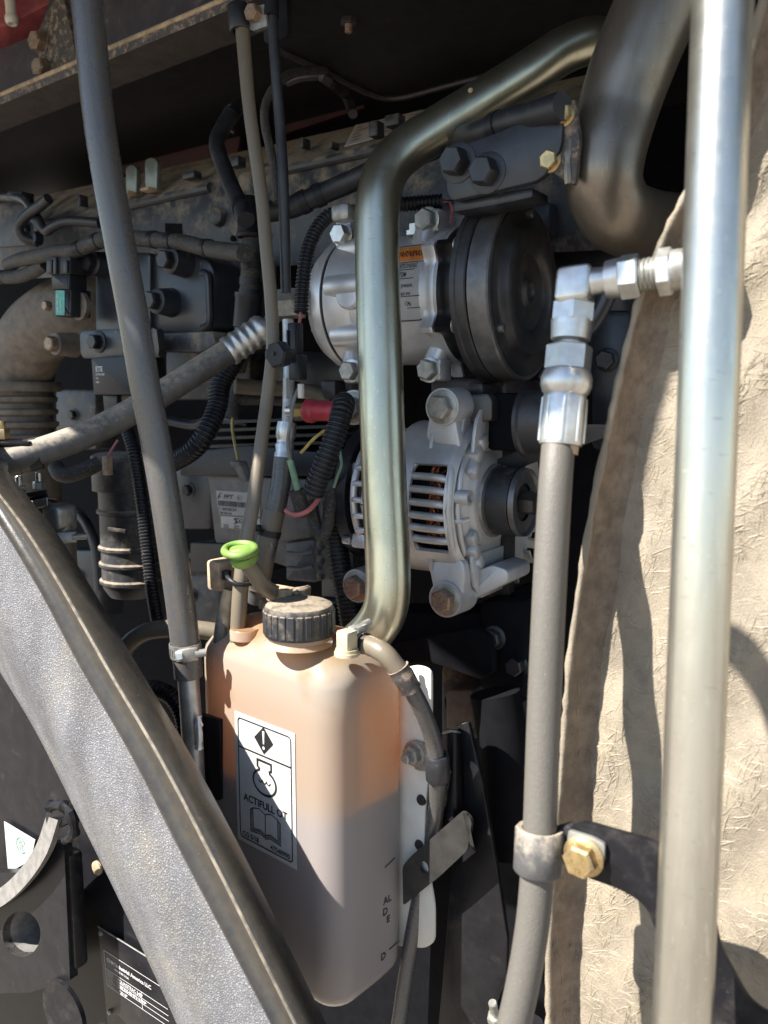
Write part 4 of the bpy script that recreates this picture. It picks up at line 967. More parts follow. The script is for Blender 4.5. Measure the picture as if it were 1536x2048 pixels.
part('hex_body', lathe([(-.016, .013), (-.015, .0148), (.015, .0148), (.016, .013), (.016, 0)], P(577, 608, .79), UE, 6, .1), 'zinc_dull', hb, 25)
part('collar', lathe([(.014, .010), (.026, .010), (.026, 0)], P(577, 608, .79), UE, 24), 'zinc', hb)
# ================================================================== grained trim panel, lower left
gp_ = thing('fender_panel', 'grey leather grained plastic fender panel with a dusty rubber edge trim', 'panel', P(300, 2150, .42))
mid = [(-190, 800), (-130, 880), (-58, 960), (10, 1060), (82, 1180), (162, 1330), (266, 1510), (358, 1690), (418, 1804), (546, 2048), (640, 2230)]   # trim inner line
outer = [(-100, 800), (-45, 880), (10, 960), (90, 1060), (166, 1180), (254, 1330), (361, 1510), (457, 1690), (514, 1804), (632, 2048), (720, 2230)]   # trim outer line
left = [(-400, 800), (-320, 900), (-230, 1030), (-130, 1160), (-50, 1275), (0, 1345), (75, 1470), (160, 1640), (243, 1810), (350, 2040), (430, 2230)]
skin_ = []; trim_ = []; nr = -FW
for (mx, my), (ox, oy), (lx, ly) in zip(mid, outer, left):
    L_, m_, o_ = PV(lx, ly, .372), PV(mx, my, .352), PV(ox, oy, .366)
    row = []
    for i in range(13):
        t = i / 12; bulge = .016 * math.sin(math.pi * t) ** .8 - .003 * math.sin(3 * math.pi * t)
        row.append(L_.lerp(m_, t) + nr * bulge)
    skin_.append([L_ + FW * .05 + RT * .004, L_ + FW * .006] + row)
    v = o_ - m_
    trim_.append([m_ + FW * .004, m_ + nr * .0035, m_ + v * .06 + nr * .0055, m_ + v * .12 + nr * .0045, m_ + v * .25 + nr * .0030, m_ + v * .45 + nr * .0042, m_ + v * .58 + nr * .0085, m_ + v * .66 + nr * .0098, m_ + v * .74 + nr * .0085, m_ + v * .90 + nr * .001, m_ + v * .98 + FW * .008, m_ + v * 1.0 + FW * .018, m_ + v * .5 + FW * .02, m_ + FW * .004])
def dense(rows, n=8):
    cols = [smooth_path([r[c] for r in rows], n) for c in range(len(rows[0]))]
    return [[c[i] for c in cols] for i in range(len(cols[0]))]
part('grained_skin', grid([r + [q + FW * .003 for q in r[::-1]] + [r[0]] for r in dense(skin_)]), 'leather', gp_, 70)
part('edge_trim', grid(dense(trim_)), 'trim', gp_, 70)
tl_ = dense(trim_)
part('highlight_strip', grid([[r[6].lerp(r[7], .5) + nr * .0003, r[7] + nr * .0005, r[7].lerp(r[8], .45) + nr * .0003] for r in tl_]), 'trim_highlight', gp_, 70)  # painted highlight strip along the ridge of the trim

# ================================================================== oil tank
tcor = P(666, 1400, .597)                                 # near vertical corner
tw = along(tcor, -UT, 386); tlen = along(tcor, WT, 822)
zt = P(666, 1392, .597).z; zb = tcor.z + alongz(tcor, Z, 2062)
ctr = tcor - UT * tw / 2 + WT * tlen / 2
tk = thing('oil_tank', 'translucent white plastic oil tank with orange oil glow and printed label', 'tank', V3((ctr.x, ctr.y, zb)))
def ringr(z, ins, r, n=6):
    a, b = tw / 2 - ins, tlen / 2 - ins; out = []; r = min(r, a - .001, b - .001)
    for sx_, sy_, a0 in ((1, -1, -90), (1, 1, 0), (-1, 1, 90), (-1, -1, 180)):
        cx, cy = sx_ * (a - r), sy_ * (b - r)
        for i in range(n + 1):
            t = R(a0 + 90 * i / n); out.append(V3((ctr.x, ctr.y, z)) + UT * (cx + r * math.cos(t)) + WT * (cy + r * math.sin(t)))
    return out
def shell(levels, top=True, bot=True):
    bm = BM(); rs = [[bm.verts.new(p) for p in ringr(*l)] for l in levels]; n = len(rs[0])
    for A, B in zip(rs, rs[1:]):
        for k in range(n): bm.faces.new((A[k], A[(k + 1) % n], B[(k + 1) % n], B[k]))
    if bot: bm.faces.new(rs[0][::-1])
    if top: bm.faces.new(rs[-1])
    return bm
zq = zt + .030
lv = [(zb, .018, .014), (zb + .003, .010, .019), (zb + .014, .0015, .0225), (zb + .020, 0, .023)]
lv += [(zb + .020 + (zt - zb - .020) * i / 8, 0, .023) for i in range(1, 9)]
lv += [(zt + .006, .0012, .0235), (zt + .012, .0045, .024), (zt + .018, .010, .024), (zt + .0245, .0165, .022), (zt + .028, .024, .022), (zq - .0005, .030, .022), (zq, .036, .02)]
lvl = alongz(tcor, Z, 1645) + tcor.z
fn_ = M['tank'].node_tree.nodes; fn_['film_glow_low'].inputs[1].default_value = lvl - zb - .016; fn_['film_glow_low'].inputs[2].default_value = lvl - zb + .020
fn_['film_glow_high'].inputs[1].default_value = zt - zb - .030; fn_['film_glow_high'].inputs[2].default_value = zt - zb + .004
part('tank_shell', shell(lv), 'tank', tk, 60)
part('oil', shell([(zb + .004, .018, .012), (zb + .016, .005, .018), (zb + .022, .0025, .0205), (lvl, .0025, .0205)]), 'oil', tk, 60)
# neck, cap
capc = V3((ctr.x, ctr.y, 0)) + UT * -.002 + WT * .004
q = hit(594, 1289, V3((0, 0, zq)), Z); capc = V3((q.x, q.y, 0)) + (V3((FW.x, FW.y, 0)).normalized() * .018)
nk0 = V3((capc.x, capc.y, zq - .007))
part('neck', lathe([(.003, .0275), (.0055, .0262), (.007, .0245), (.013, .0245)], nk0, Z, 48, caps=False), 'tank', tk)
cap = part('cap', lathe([(.0105, .0240), (.0105, .0268), (.012, .0272), (.031, .0267), (.0335, .0255), (.0350, .0225), (.0352, 0)], nk0, Z, 64, caps=False), 'plastic_dusty', tk)
for i in range(26):
    a = 6.28319 * i / 26; dv = V3((math.cos(a), math.sin(a), 0)); tv = V3((-math.sin(a), math.cos(a), 0))
    part('grip_rib', rbox(nk0 + dv * .0270 + Z * .0210, (tv, dv, Z), (.0049, .0016, .0180), .0006, 1), 'plastic_dusty', cap)
# moulded round on the top left
q = hit(490, 1262, V3((0, 0, zq - .006)), Z); part('moulded_disc', lathe([(-.006, .0125), (.001, .0125), (.002, .012), (.0025, .0115), (.002, .010), (.002, 0)], q, Z, 32), 'tank', tk)
# breather elbow
q = hit(694, 1302, V3((0, 0, zq - .001)), Z)
part('breather_base', lathe([(0, .0095), (.0025, .0095), (.0025, .0085), (.005, .0085), (.005, 0)], q - Z * .003, Z, 28), 'cream_plastic', tk)
part('breather_elbow', rbox(q + Z * .0085, (UT, WT, Z), (.012, .012, .015), .002), 'cream_plastic', tk)
# rear flange plate
ofl = tcor + WT * (tlen - .004) + UT * .0
p_ = [(770, 1345), (835, 1330), (862, 1340), (862, 1500), (850, 1620), (848, 1700), (868, 1810), (868, 1885), (850, 1897), (770, 1890)]
part('rear_flange', plate(rounded(pxpoly(p_, ofl, WT), .008), WT * .003, bev=.0006), 'white_plastic', tk)
fb2 = hit(835, 1505, ofl, WT)
bolt(tk, fb2 - WT * .004, -WT, .0135, 'zinc_dull', .007, washer=.0105, wm='zinc_dull', stud=.005)
for x, y in ((843, 1600), (839, 1690)):
    part('rubber_plug', lathe([(0, .0046), (.0015, .004), (.0015, 0)], hit(x, y, ofl, WT), -WT, 18), 'rubber', tk)
# printed label on the front face
ofr = tcor - WT * .0002
A_ = hit(470, 1421, ofr, WT); B_ = hit(590, 1459, ofr, WT); C_ = hit(478, 1677, ofr, WT)
lw = (B_ - A_).dot(UT); lh_ = A_.z - C_.z
fn = onplane(A_ - Z * lh_, UT, Z, 0)
lab = part('label', plate([fn(0, 0) - WT * .0002, fn(lw, 0) - WT * .0002, fn(lw, lh_) - WT * .0002, fn(0, lh_) - WT * .0002], -WT * .0003), 'white_label', tk, label='white printed oil label')
fn = lambda x, y: A_ - Z * lh_ + UT * x + Z * y - WT * .0008
bm = BM(); k = lw
add2d(bm, stroke2d(rr2d(.06 * k, .06 * k, .94 * k, lh_ - .06 * k, .05 * k), .016 * k, True), fn)
ysp = lh_ * (1 - .258)
add2d(bm, stroke2d([(.06 * k, ysp), (.94 * k, ysp)], .02 * k), fn)
dy = lh_ * (1 - .140)
add2d(bm, poly2d([(.5 * k, dy + .16 * k), (.34 * k, dy), (.5 * k, dy - .16 * k), (.66 * k, dy)]), fn)
# engine oil symbol
cy = lh_ * (1 - .457); rx_, ry_ = .190 * k, .145 * k
arc = [(.5 * k + rx_ * math.cos(R(a)), cy + ry_ * math.sin(R(a))) for a in range(118, 423, 8)]
sym = arc + [(.5 * k + .085 * k, cy + .150 * k), (.5 * k + .115 * k, cy + .165 * k), (.5 * k + .115 * k, cy + .245 * k), (.5 * k - .115 * k, cy + .245 * k), (.5 * k - .115 * k, cy + .165 * k), (.5 * k - .085 * k, cy + .150 * k)]
add2d(bm, stroke2d(sym, .028 * k, True), fn)
wv = [(.40 * k + .20 * k * i / 24, cy + .02 * k - .032 * k * abs(math.sin(math.pi * 3 * i / 24))) for i in range(25)]
add2d(bm, stroke2d(wv, .014 * k), fn)
v, f = text2d('ACTIFULL OT', .120 * k, .030, 0, 'CENTER', 1.0); add2d(bm, ([(x + .5 * k, y + lh_ * (1 - .660)) for x, y in v], f), fn)
# book
by = lh_ * (1 - .892)
def book(dx, dy_): return [(.5 * k, by + .05 * k), (.42 * k, by + .085 * k), (.29 * k, by + .06 * k), (.29 * k, by + .31 * k), (.40 * k, by + .335 * k), (.5 * k, by + .30 * k)]
L1 = book(0, 0); R1 = [(k - x, y) for x, y in L1]
for pth in (L1, R1): add2d(bm, stroke2d(pth, .012 * k, True), fn)
for i in (1, 2):
    o_ = .022 * k * i; ll = [(.29 * k - o_ + .022 * k, by + .31 * k - .02 * k * i + .02 * k), (.29 * k - o_, by + .29 * k - .01 * k), (.29 * k - o_, by + .06 * k - o_), (.42 * k, by + .085 * k - o_), (.5 * k, by + .05 * k - o_)]
    add2d(bm, stroke2d(ll, .011 * k), fn); add2d(bm, stroke2d([(k - x, y) for x, y in ll], .011 * k), fn)
for s_, x_, al_ in (('CG 5/18', .10 * k, 'LEFT'), ('47548990', .90 * k, 'RIGHT')):
    v, f = text2d(s_, .080 * k, .026, 0, al_); add2d(bm, ([(x + x_, y + .085 * k) for x, y in v], f), fn)
part('print', bm, 'ink', lab)
bm = BM(); fn2 = lambda x, y: fn(x, y) - WT * .0002
add2d(bm, poly2d([(.5 * k + sx_ * .018 * k * (1 if y > 0 else .55), dy + y) for sx_, y in ((1, .11 * k), (1, -.04 * k), (-1, -.04 * k), (-1, .11 * k))]), fn2)
add2d(bm, poly2d(circ2d(.5 * k, dy - .085 * k, .02 * k, 14)), fn2)
part('exclamation_mark', bm, 'white_label', lab)
# level marks on the side face
osd = tcor + UT * .0004
def sidep(x, y): return hit(x, y, osd, UT)
for a, b, w in (((770, 1735), (790, 1716), .0012), ((779, 1899), (799, 1881), .0012)):
    p, q_ = sidep(*a), sidep(*b); n = Z * w / 2; bm = BM(); bm.faces.new([bm.verts.new(z) for z in (p - n, q_ - n, q_ + n, p + n)]); part('level_mark', bm, 'ink', tk)
for s_, x, y in (('AL', 783, 1800), ('D', 776, 1826), ('E', 780, 1842), ('D', 772, 1915)):
    o_ = sidep(x, y); v, f = text2d(s_, .0085, .02, 0, 'RIGHT'); bm = BM(); add2d(bm, (v, f), lambda a, b: o_ + WT * a + Z * b); part('level_lettering', bm, 'ink', tk)

# overflow hose
oh = thing('overflow_hose', 'small black breather hose curving from the tank top down its side', 'hose', P(795, 2100, .65))
part('hose', tube(ppath([(716, 1284, .625), (738, 1290, .615), (770, 1308, .605), (805, 1350, .605), (842, 1415, .615), (866, 1480, .63), (875, 1545, .64), (872, 1620, .66), (858, 1700, .675), (838, 1800, .685), (815, 1930, .69), (790, 2100, .69)]), .0066, 24), 'rubber_hose', oh, 60)
part('worn_sleeve', tube(ppath([(735, 1289, .614), (768, 1306, .603), (800, 1343, .603), (815, 1366, .605)]), .0074, 22, .004, wob=.03), 'hose_tan', oh, 60)
part('torn_wrap', tube(ppath([(796, 1336, .6025), (812, 1362, .604), (822, 1378, .606)]), .0083, 16, .003, wob=.06), 'frame_dusty', oh, 60)
hc2 = P(722, 1284, .622); hx2 = (P(738, 1290, .615) - P(716, 1284, .625)).normalized()
hose_clamp('hose_clamp', 'small worm drive clamp at the breather elbow on the tank top', hc2, hx2, .0078, .009, V3((.2, -.5, 1)), long=.012)
k2 = thing('hose_clip', 'grey rubber P clip on the breather hose beside the tank', 'clamp', P(875, 1560, .64))
a_, b_ = P(876, 1560, .641), P(874, 1508, .635)
part('rubber_band', lathe([(0, .0066), (0, .0086), (.0015, .0096), ((b_ - a_).length - .0015, .0096), ((b_ - a_).length, .0086), ((b_ - a_).length, .0066)], a_, (b_ - a_).normalized(), 30, caps=False), 'rubber', k2)
part('tab', plate(rounded(pxpoly([(822, 1480), (850, 1488), (866, 1510), (866, 1545), (830, 1540), (820, 1510)], ofl - WT * .0035, WT), .003), WT * .002), 'zinc_dull', k2)

# black post and steel strap beside the tank
post = thing('tank_post', 'black folded steel post with a bare steel strap beside the tank', 'bracket', P(950, 2150, .66))
op_ = P(950, 1700, .665)
part('post_face', plate(pxpoly([(912, 1468), (918, 1452), (936, 1446), (962, 1560), (992, 1730), (1014, 1880), (1010, 1960), (965, 2080), (930, 2200), (862, 2200), (885, 1960), (905, 1700), (928, 1640), (925, 1500)], op_, W), W * .005, bev=.0008), 'black_paint', post)
part('post_tube', grid([[P(884 + 44 * t, y, .668 - .014 * math.sin(math.pi * t)) for t in [i / 10 for i in range(11)]] for y in (1465, 1500, 1600, 1642)]), 'black_paint', post)
part('cut_top', tube(ppath([(886, 1466, .667), (897, 1463, .657), (908, 1463, .655), (926, 1466, .666)]), .0012, 6), 'zinc_dull', post)
part('cut_top', tube(ppath([(918, 1455, .664), (926, 1449, .664), (936, 1447, .664)]), .0010, 6), 'zinc_dull', post)
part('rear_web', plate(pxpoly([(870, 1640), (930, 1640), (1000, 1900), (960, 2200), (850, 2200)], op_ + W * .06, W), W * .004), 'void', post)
so_ = P(860, 1740, .660); sn = (W * .6 - U * .55).normalized() ; sn = W
strap = pxpoly([(805, 1732), (822, 1712), (925, 1622), (944, 1640), (935, 1700), (880, 1752), (806, 1812)], so_, sn)
hc_ = hit(848, 1735, so_, sn)
part('strap', plate(rounded(strap, .004), sn * .0035, [circle(hc_, U, Z, .0042, 18, .0052)]), 'steel_strap', post)
part('strap_arm', plate([hit(925, 1622, so_, sn), hit(940, 1690, so_, sn), P(945, 1700, .70), P(930, 1630, .70)], U * .0035), 'steel_strap', post)
lb = thing('lower_bolt', 'dusty stud and nut on a bracket foot below the post', 'bolt', P(990, 2030, .62))
bolt(lb, P(992, 2040, .66), (Z * .9 - W * .3), .012, 'zinc_dull', .006, stud=.014)
part('foot', plate(rounded([P(940, 2060, .70), P(1005, 1990, .74), P(1090, 2040, .66), P(1080, 2250, .62), P(900, 2250, .66)], .01), Z * -.004), 'black_paint', lb)

# ================================================================== lower left black frame
ol = P(200, 1700, .66)
lf = thing('frame_plate', 'glossy black steel frame plate with round hole and welded tab', 'frame', P(200, 2150, .6))
hole = [hit(43 + 38 * math.cos(R(a)), 1868 + 46 * math.sin(R(a)), ol + W * .01, W) for a in range(0, 360, 15)]
part('back_plate', plate(pxpoly([(-200, 1200), (140, 1250), (300, 1500), (420, 1800), (480, 2200), (-200, 2200)], ol + W * .05, W), W * .006), 'black_paint', lf)
part('front_plate', plate(pxpoly([(-120, 1745), (40, 1745), (100, 1680), (128, 1690), (140, 1960), (60, 1985), (-120, 1990)], ol + W * .01, W), W * .008, [hole]), 'black_paint', lf)
part('hole_sleeve', grid([[h, h + W * .04] for h in hole + [hole[0]]]), 'bare_steel', lf, 60)
arcp = [(-60, 1808), (0, 1776), (40, 1738), (72, 1690), (92, 1632)]; arcq = [(-60, 1846), (10, 1808), (58, 1762), (94, 1706), (116, 1640)]
fo_ = smooth_path([hit(x, y, ol, W) for x, y in arcp], 5); fi_ = smooth_path([hit(x, y, ol - W * .004, W) for x, y in arcq], 5)
part('arched_flange', grid([[p, q, q + W * .006, p + W * .006, p] for p, q in zip(fo_, fi_)]), 'bare_steel', lf)
part('end_tab', plate(rounded(pxpoly([(88, 1632), (98, 1614), (135, 1620), (150, 1640), (128, 1652), (95, 1668)], ol - W * .001, W), .004), W * .03, bev=.002), 'black_paint', lf)
part('weld_bead', tube([hit(x, y, ol, W) for x, y in ((100, 1612), (120, 1610), (140, 1622), (148, 1650), (146, 1670), (130, 1680))], .0042, 9, .0035, wob=.3), 'black_paint', lf)
part('ribbed_bar', rbox(hit(148, 1815, ol + W * .02, W), (U, W, Z), (.017, .014, S(290, .62)), .004), 'black_paint_dusty', lf)
part('rivet_boss', lathe([(0, .0065), (.002, .0065), (.003, .004), (.003, 0)], hit(196, 1735, ol + W * .05, W), -W, 18), 'dirt', lf)
part('lower_disc', lathe([(0, 0), (0, .030), (.004, .030), (.004, 0)], hit(125, 2030, ol + W * .005, W), W, 40), 'black_paint_dusty', lf)
ss = thing('green_sticker', 'white sticker with a worn green arrow emblem on the black frame plate', 'sticker', hit(20, 1745, ol + W * .047, W))
os_ = ol + W * .046
part('sheet', plate(pxpoly([(8, 1643), (70, 1680), (62, 1720), (18, 1745), (16, 1740)], os_, W), W * .0006), 'white_label', ss)
c_ = hit(42, 1690, os_, W) - W * .0006; bm = BM(); fs = lambda x, y: c_ + U * x + Z * y
add2d(bm, stroke2d(circ2d(0, 0, .0078, 26, 20, 320), .0012), fs)
add2d(bm, stroke2d([(-.0018, -.005), (-.0018, .0005), (-.004, .0005), (0, .0048), (.004, .0005), (.0018, .0005), (.0018, -.005)], .0010), fs)
part('emblem', bm, 'ink_green', ss)
# data plate
dp = thing('data_plate', 'black engraved machine data plate riveted to the black frame', 'plate', hit(205, 2040, ol + W * .047, W))
od = ol + W * .0455
PA, PB, PC = hit(196, 1852, od, W), hit(330, 1935, od, W), hit(214, 2040, od, W)
ux = (PB - PA).normalized(); uy = (PA - PC).normalized()
Wd, Hd = .105, (PA - PC).length
part('plate', plate(rounded([PA, PA + ux * Wd, PA + ux * Wd - uy * Hd * 1.3, PA - uy * Hd * 1.3], .002), W * .0012, bev=.0003), 'black_paint', dp)
part('top_edge', tube([PA - W * .0004, PA + ux * .04 - W * .0004, PA + ux * Wd - W * .0004], .0006, 6), 'zinc_dull', dp)
for x, y in ((202, 1866), (219, 2024)):
    part('rivet', lathe([(0, .0024), (.0012, .0022), (.0018, .0012), (.002, 0)], hit(x, y, od, W), -W, 14), 'zinc_dull', dp)
bm = BM(); og = hit(208, 1900, od, W) - W * .0003; fd = lambda x, y: og + ux * x + uy * y
k = 1.0
add2d(bm, stroke2d([(.085, 0), (0, 0), (.0, -.034), (.085, -.034)], .0005), fd)
add2d(bm, stroke2d([(0, -.0175), (.085, -.0175)], .0005), fd); add2d(bm, stroke2d([(.016, -.0235), (.085, -.0235)], .0005), fd); add2d(bm, stroke2d([(.016, -.0285), (.085, -.0285)], .0005), fd)
add2d(bm, stroke2d([(.050, -.0175), (.050, -.034)], .0005), fd)
for s_, sz, x, y in (('CNH Industrial America LLC', .0052, .003, -.009), ('MADE IN U.S.A.', .003, .014, -.0135), ('*QUADTRAC 540*', .0042, .0175, -.0225), ('*JEEZ0540HJF316739*', .0042, .0175, -.0278), ('*2018*', .0042, .0175, -.0333)):
    v, f = text2d(s_, sz, .02); add2d(bm, ([(a + x, b + y) for a, b in v], f), fd)
for i in range(11): add2d(bm, stroke2d([(.001, -.019 - i * .0014), (.007 + .006 * random.random(), -.019 - i * .0014)], .0003), fd)
part('engraving', bm, 'ink_white', dp)
# ================================================================== intake elbow, housing and wiring on the left
ve = .665
ie = thing('intake_elbow', 'brown dust coated cast intake elbow bending down beside the black housing', 'pipe', P(30, 800, 1.05))
part('elbow', tube([PV(230, 600, ve + .06), PV(175, 612, ve + .035), PV(120, 632, ve + .02), PV(70, 672, ve + .015), PV(42, 735, ve + .02), PV(36, 800, ve + .02)], .047, 40, .006), 'engine_brown', ie, 60)
fc = PV(38, 775, ve + .02)
part('collar', lathe([(0, .048), (0, .056), (.003, .058), (.010, .058), (.013, .056), (.013, .048)], fc - Z * .006, Z, 48, caps=False), 'engine_brown', ie)
for i in range(4):
    z = -.015 - i * .018
    part('bellows_fold', lathe([(0, .044), (.003, .051), (.009, .052), (.012, .044)], fc + Z * (z - .008), Z, 40, caps=False), 'engine_brown', ie)
part('duct', lathe([(-.20, .050), (-.09, .050), (-.08, .044), (0, .044)], fc, Z, 40, caps=False), 'engine_brown', ie)
c_ = PV(112, 688, ve - .03); bs = part('bolt_boss', lathe([(0, .014), (.03, .016), (.03, 0)], c_ - W * .002, W, 20), 'engine_brown', ie)
bolt(ie, c_ - W * .002, -W, .017, 'rust_bolt', .010, ph=.4)
bolt(ie, PV(99, 612, ve - .035), -W, .011, 'rust_bolt', .008)

ih = thing('intake_housing', 'black cast intake heater housing with big flange bolts and a relay plate', 'housing', PV(300, 700, .68))
oh_ = CAM + W * .655
part('front_block', plate(rounded(pxpoly([(190, 520), (205, 503), (300, 505), (300, 680), (190, 672)], oh_, W), .006), W * .07, bev=.003), 'engine_clean', ih)
part('right_block', plate(rounded(pxpoly([(270, 515), (330, 502), (372, 505), (418, 520), (428, 545), (427, 655), (400, 668), (270, 668)], oh_ + W * .006, W), .006), W * .08, bev=.003), 'engine_clean', ih)
part('rear_block', plate(rounded(pxpoly([(360, 500), (470, 495), (485, 520), (480, 690), (400, 705), (330, 690)], oh_ + W * .05, W), .006), W * .06, bev=.003), 'engine', ih)
part('raised_edge', tube([PV(404, 545, .657), PV(416, 552, .656), PV(419, 600, .656), PV(419, 645, .657), PV(405, 655, .658)], .004, 8), 'engine_clean', ih)
part('lower_rail', plate(rounded(pxpoly([(300, 668), (425, 662), (432, 690), (400, 705), (300, 702)], oh_ + W * .002, W), .004), W * .05, bev=.003), 'engine', ih)
for x, y, w in ((186, 527, .0165), (341, 521, .0165), (314, 602, .0165)):
    p = PV(x, y, .640)
    if w: part('bolt_pad', lathe([(0, .014), (.022, .017), (.022, 0)], p + W * .0005, W, 24), 'engine_clean', ih)
    bolt(ih, p, -W, .0185, 'black_bolt', .011, flange=1.25, ph=.2)
rp_ = part('relay_plate', plate(rounded(pxpoly([(159, 668), (165, 660), (318, 656), (320, 715), (166, 717), (160, 705)], CAM + W * .632, W), .004), W * .005, bev=.0012), 'engine_clean', ih)
bolt(rp_, PV(198, 684, .632), -W, .0165, 'black_bolt', .010, flange=1.3, ph=.1)
part('side_flange', plate(rounded(pxpoly([(305, 655), (313, 660), (318, 700), (316, 712), (310, 700)], CAM + W * .628, W), .001), W * .01), 'steel_strap', ih)

rl = thing('relay_box', 'square black relay box with white lettering hanging below the intake housing', 'relay', PV(220, 800, .63))
orl = CAM + W * .622
part('case', plate(rounded(pxpoly([(182, 716), (254, 711), (262, 789), (187, 790)], orl, W), .002), W * .055, bev=.0015), 'plastic', rl)
part('connector', plate(rounded(pxpoly([(205, 790), (234, 790), (234, 822), (208, 822)], orl + W * .01, W), .002), W * .035, bev=.001), 'plastic', rl)
part('connector', plate(rounded(pxpoly([(240, 790), (268, 790), (266, 812), (244, 812)], orl + W * .015, W), .002), W * .03, bev=.001), 'plastic_dusty', rl)
og = hit(191, 733, orl, W) - W * .0006; bm = BM()
for s_, sz, dx, dy in (('ETE', .0085, .0005, -.006), ('10724A-028', .0034, 0, -.0105), ('12V-', .0032, 0, -.0150), ('100A', .0030, 0, -.0195)):
    v, f = text2d(s_, sz, .02); add2d(bm, ([(x + dx, y + dy) for x, y in v], f), lambda x, y: og + U * x + Z * y)
part('lettering', bm, 'ink_white', rl)

ps = thing('pressure_sensor', 'black sensor plug with a teal sticker on the intake elbow', 'sensor', PV(125, 635, .62))
def pbox(x0, y0, x1, y1, v, th, m, name, parent, bev=.0015): return part(name, plate(rounded(pxpoly([(x0, y0), (x1, y0), (x1, y1), (x0, y1)], CAM + W * v, W), .002), W * th, bev=bev), m, parent)
pbox(89, 494, 137, 516, .612, .03, 'plastic', 'plug_head', ps, .004)
pbox(92, 513, 140, 548, .610, .028, 'plastic', 'plug_body', ps)
pbox(95, 518, 103, 546, .607, .004, 'plastic', 'latch_rib', ps, .0006); pbox(106, 514, 112, 548, .607, .004, 'plastic', 'latch_rib', ps, .0006); pbox(127, 520, 134, 546, .607, .004, 'plastic', 'latch_rib', ps, .0006)
pbox(101, 547, 138, 579, .614, .026, 'plastic', 'sensor_neck', ps, .003)
pbox(108, 577, 141, 633, .616, .03, 'plastic', 'sensor_body', ps, .004)
stt = pbox(111, 581, 129, 630, .6152, .0006, 'teal_label', 'sticker', ps, 0)
bm = BM(); og = hit(113, 626, CAM + W * .6148, W)
for s_, sz, dx in (('0281 006 102', .0040, .004), ('415 BOSCH', .0030, .0095)):
    v, f = text2d(s_, sz, .02); add2d(bm, ([(-y + dx, x) for x, y in v], f), lambda x, y: og + U * x + Z * y)
part('sticker_print', bm, 'ink_white', stt)
part('ear', lathe([(0, .017), (.006, .017), (.006, 0)], PV(156, 612, .63), W, 28), 'engine_brown', ps)

# wiring looms
def loom(name, pts, r, m, label, cat='wiring', bands=(), group=None, seg=14):
    t = thing(name, label, cat, pts[-1]); part('loom', tube(pts, r, seg, .006, wob=.03), m, t, 60)
    pth, L_ = resample(smooth_path(pts), .004)
    for f_ in bands:
        i = int(f_ * (len(pth) - 2)); part('tape_band', sweep(BM(), [pth[i], pth[i + 1], pth[min(i + 2, len(pth) - 1)]], r * 1.12, seg), 'plastic', t, 60)
    return t
loom('wiring_loom', [PV(x, y, v) for x, y, v in ((18, 530, .63), (40, 520, .62), (88, 510, .615), (113, 503, .615), (146, 502, .615), (182, 488, .62), (206, 479, .62), (240, 477, .63), (273, 477, .64), (317, 480, .64), (365, 485, .64), (412, 496, .63), (456, 503, .61), (490, 506, .59))], .0088, 'braid', 'horizontal braided wiring loom above the intake housing', bands=(.35, .42, .58, .64, .8))
loom('wiring_loom', [PV(x, y, .625) for x, y in ((-30, 556), (0, 555), (36, 553), (66, 543), (90, 528))], .0085, 'braid', 'short braided wiring loom entering the sensor plug from below', bands=(.3,))
loom('wiring_loom', [PV(x, y, v) for x, y, v in ((478, 210, .70), (460, 232, .68), (438, 270, .66), (434, 292, .65), (446, 330, .64), (466, 380, .62), (482, 412, .60), (492, 440, .59))], .0085, 'rubber', 'black taped wiring loom hanging from above into a rubber boot', bands=(.1, .9))
vl = loom('wiring_loom', [PV(x, y, .63) for x, y in ((502, 440), (503, 500), (500, 560), (497, 620), (488, 680), (472, 740))], .0098, 'braid', 'vertical braided wiring loom with black tape under the rubber boot', bands=(.22, .28, .4, .46, .5))
bo0, bo1 = PV(500, 475, .625), PV(498, 408, .625)
part('boot', lathe([(0, .0125), (.003, .0138), (.006, .0125), (.022, .0115), (.034, .0095), (.040, .006), (.040, 0)], bo0, (bo1 - bo0).normalized(), 24), 'plastic', vl)
bo0 = PV(492, 655, .625); part('boot', lathe([(0, .0135), (.028, .0135), (.030, .0145), (.034, .0145), (.034, .011)], bo0, (PV(497, 600, .625) - bo0).normalized(), 24, caps=False), 'plastic', vl)
loom('wiring_loom', [PV(x, y, v) for x, y, v in ((520, 425, .60), (577, 417, .62), (622, 397, .63), (672, 376, .64), (714, 358, .64), (800, 320, .64), (900, 285, .63), (965, 264, .61), (1010, 246, .60), (1062, 232, .59), (1125, 212, .58))], .0100, 'rubber', 'thick black loom crossing behind the olive pipe to the flange', bands=(.12, .17, .8))
loom('wiring_loom', ppath([(650, 140, .85), (610, 142, .82), (575, 152, .80), (545, 180, .785), (530, 215, .78), (531, 255, .775), (541, 300, .77), (551, 350, .765), (554, 405, .76)]), .0042, 'braid', 'thin braided loom curling beside the thin black hose', seg=10)
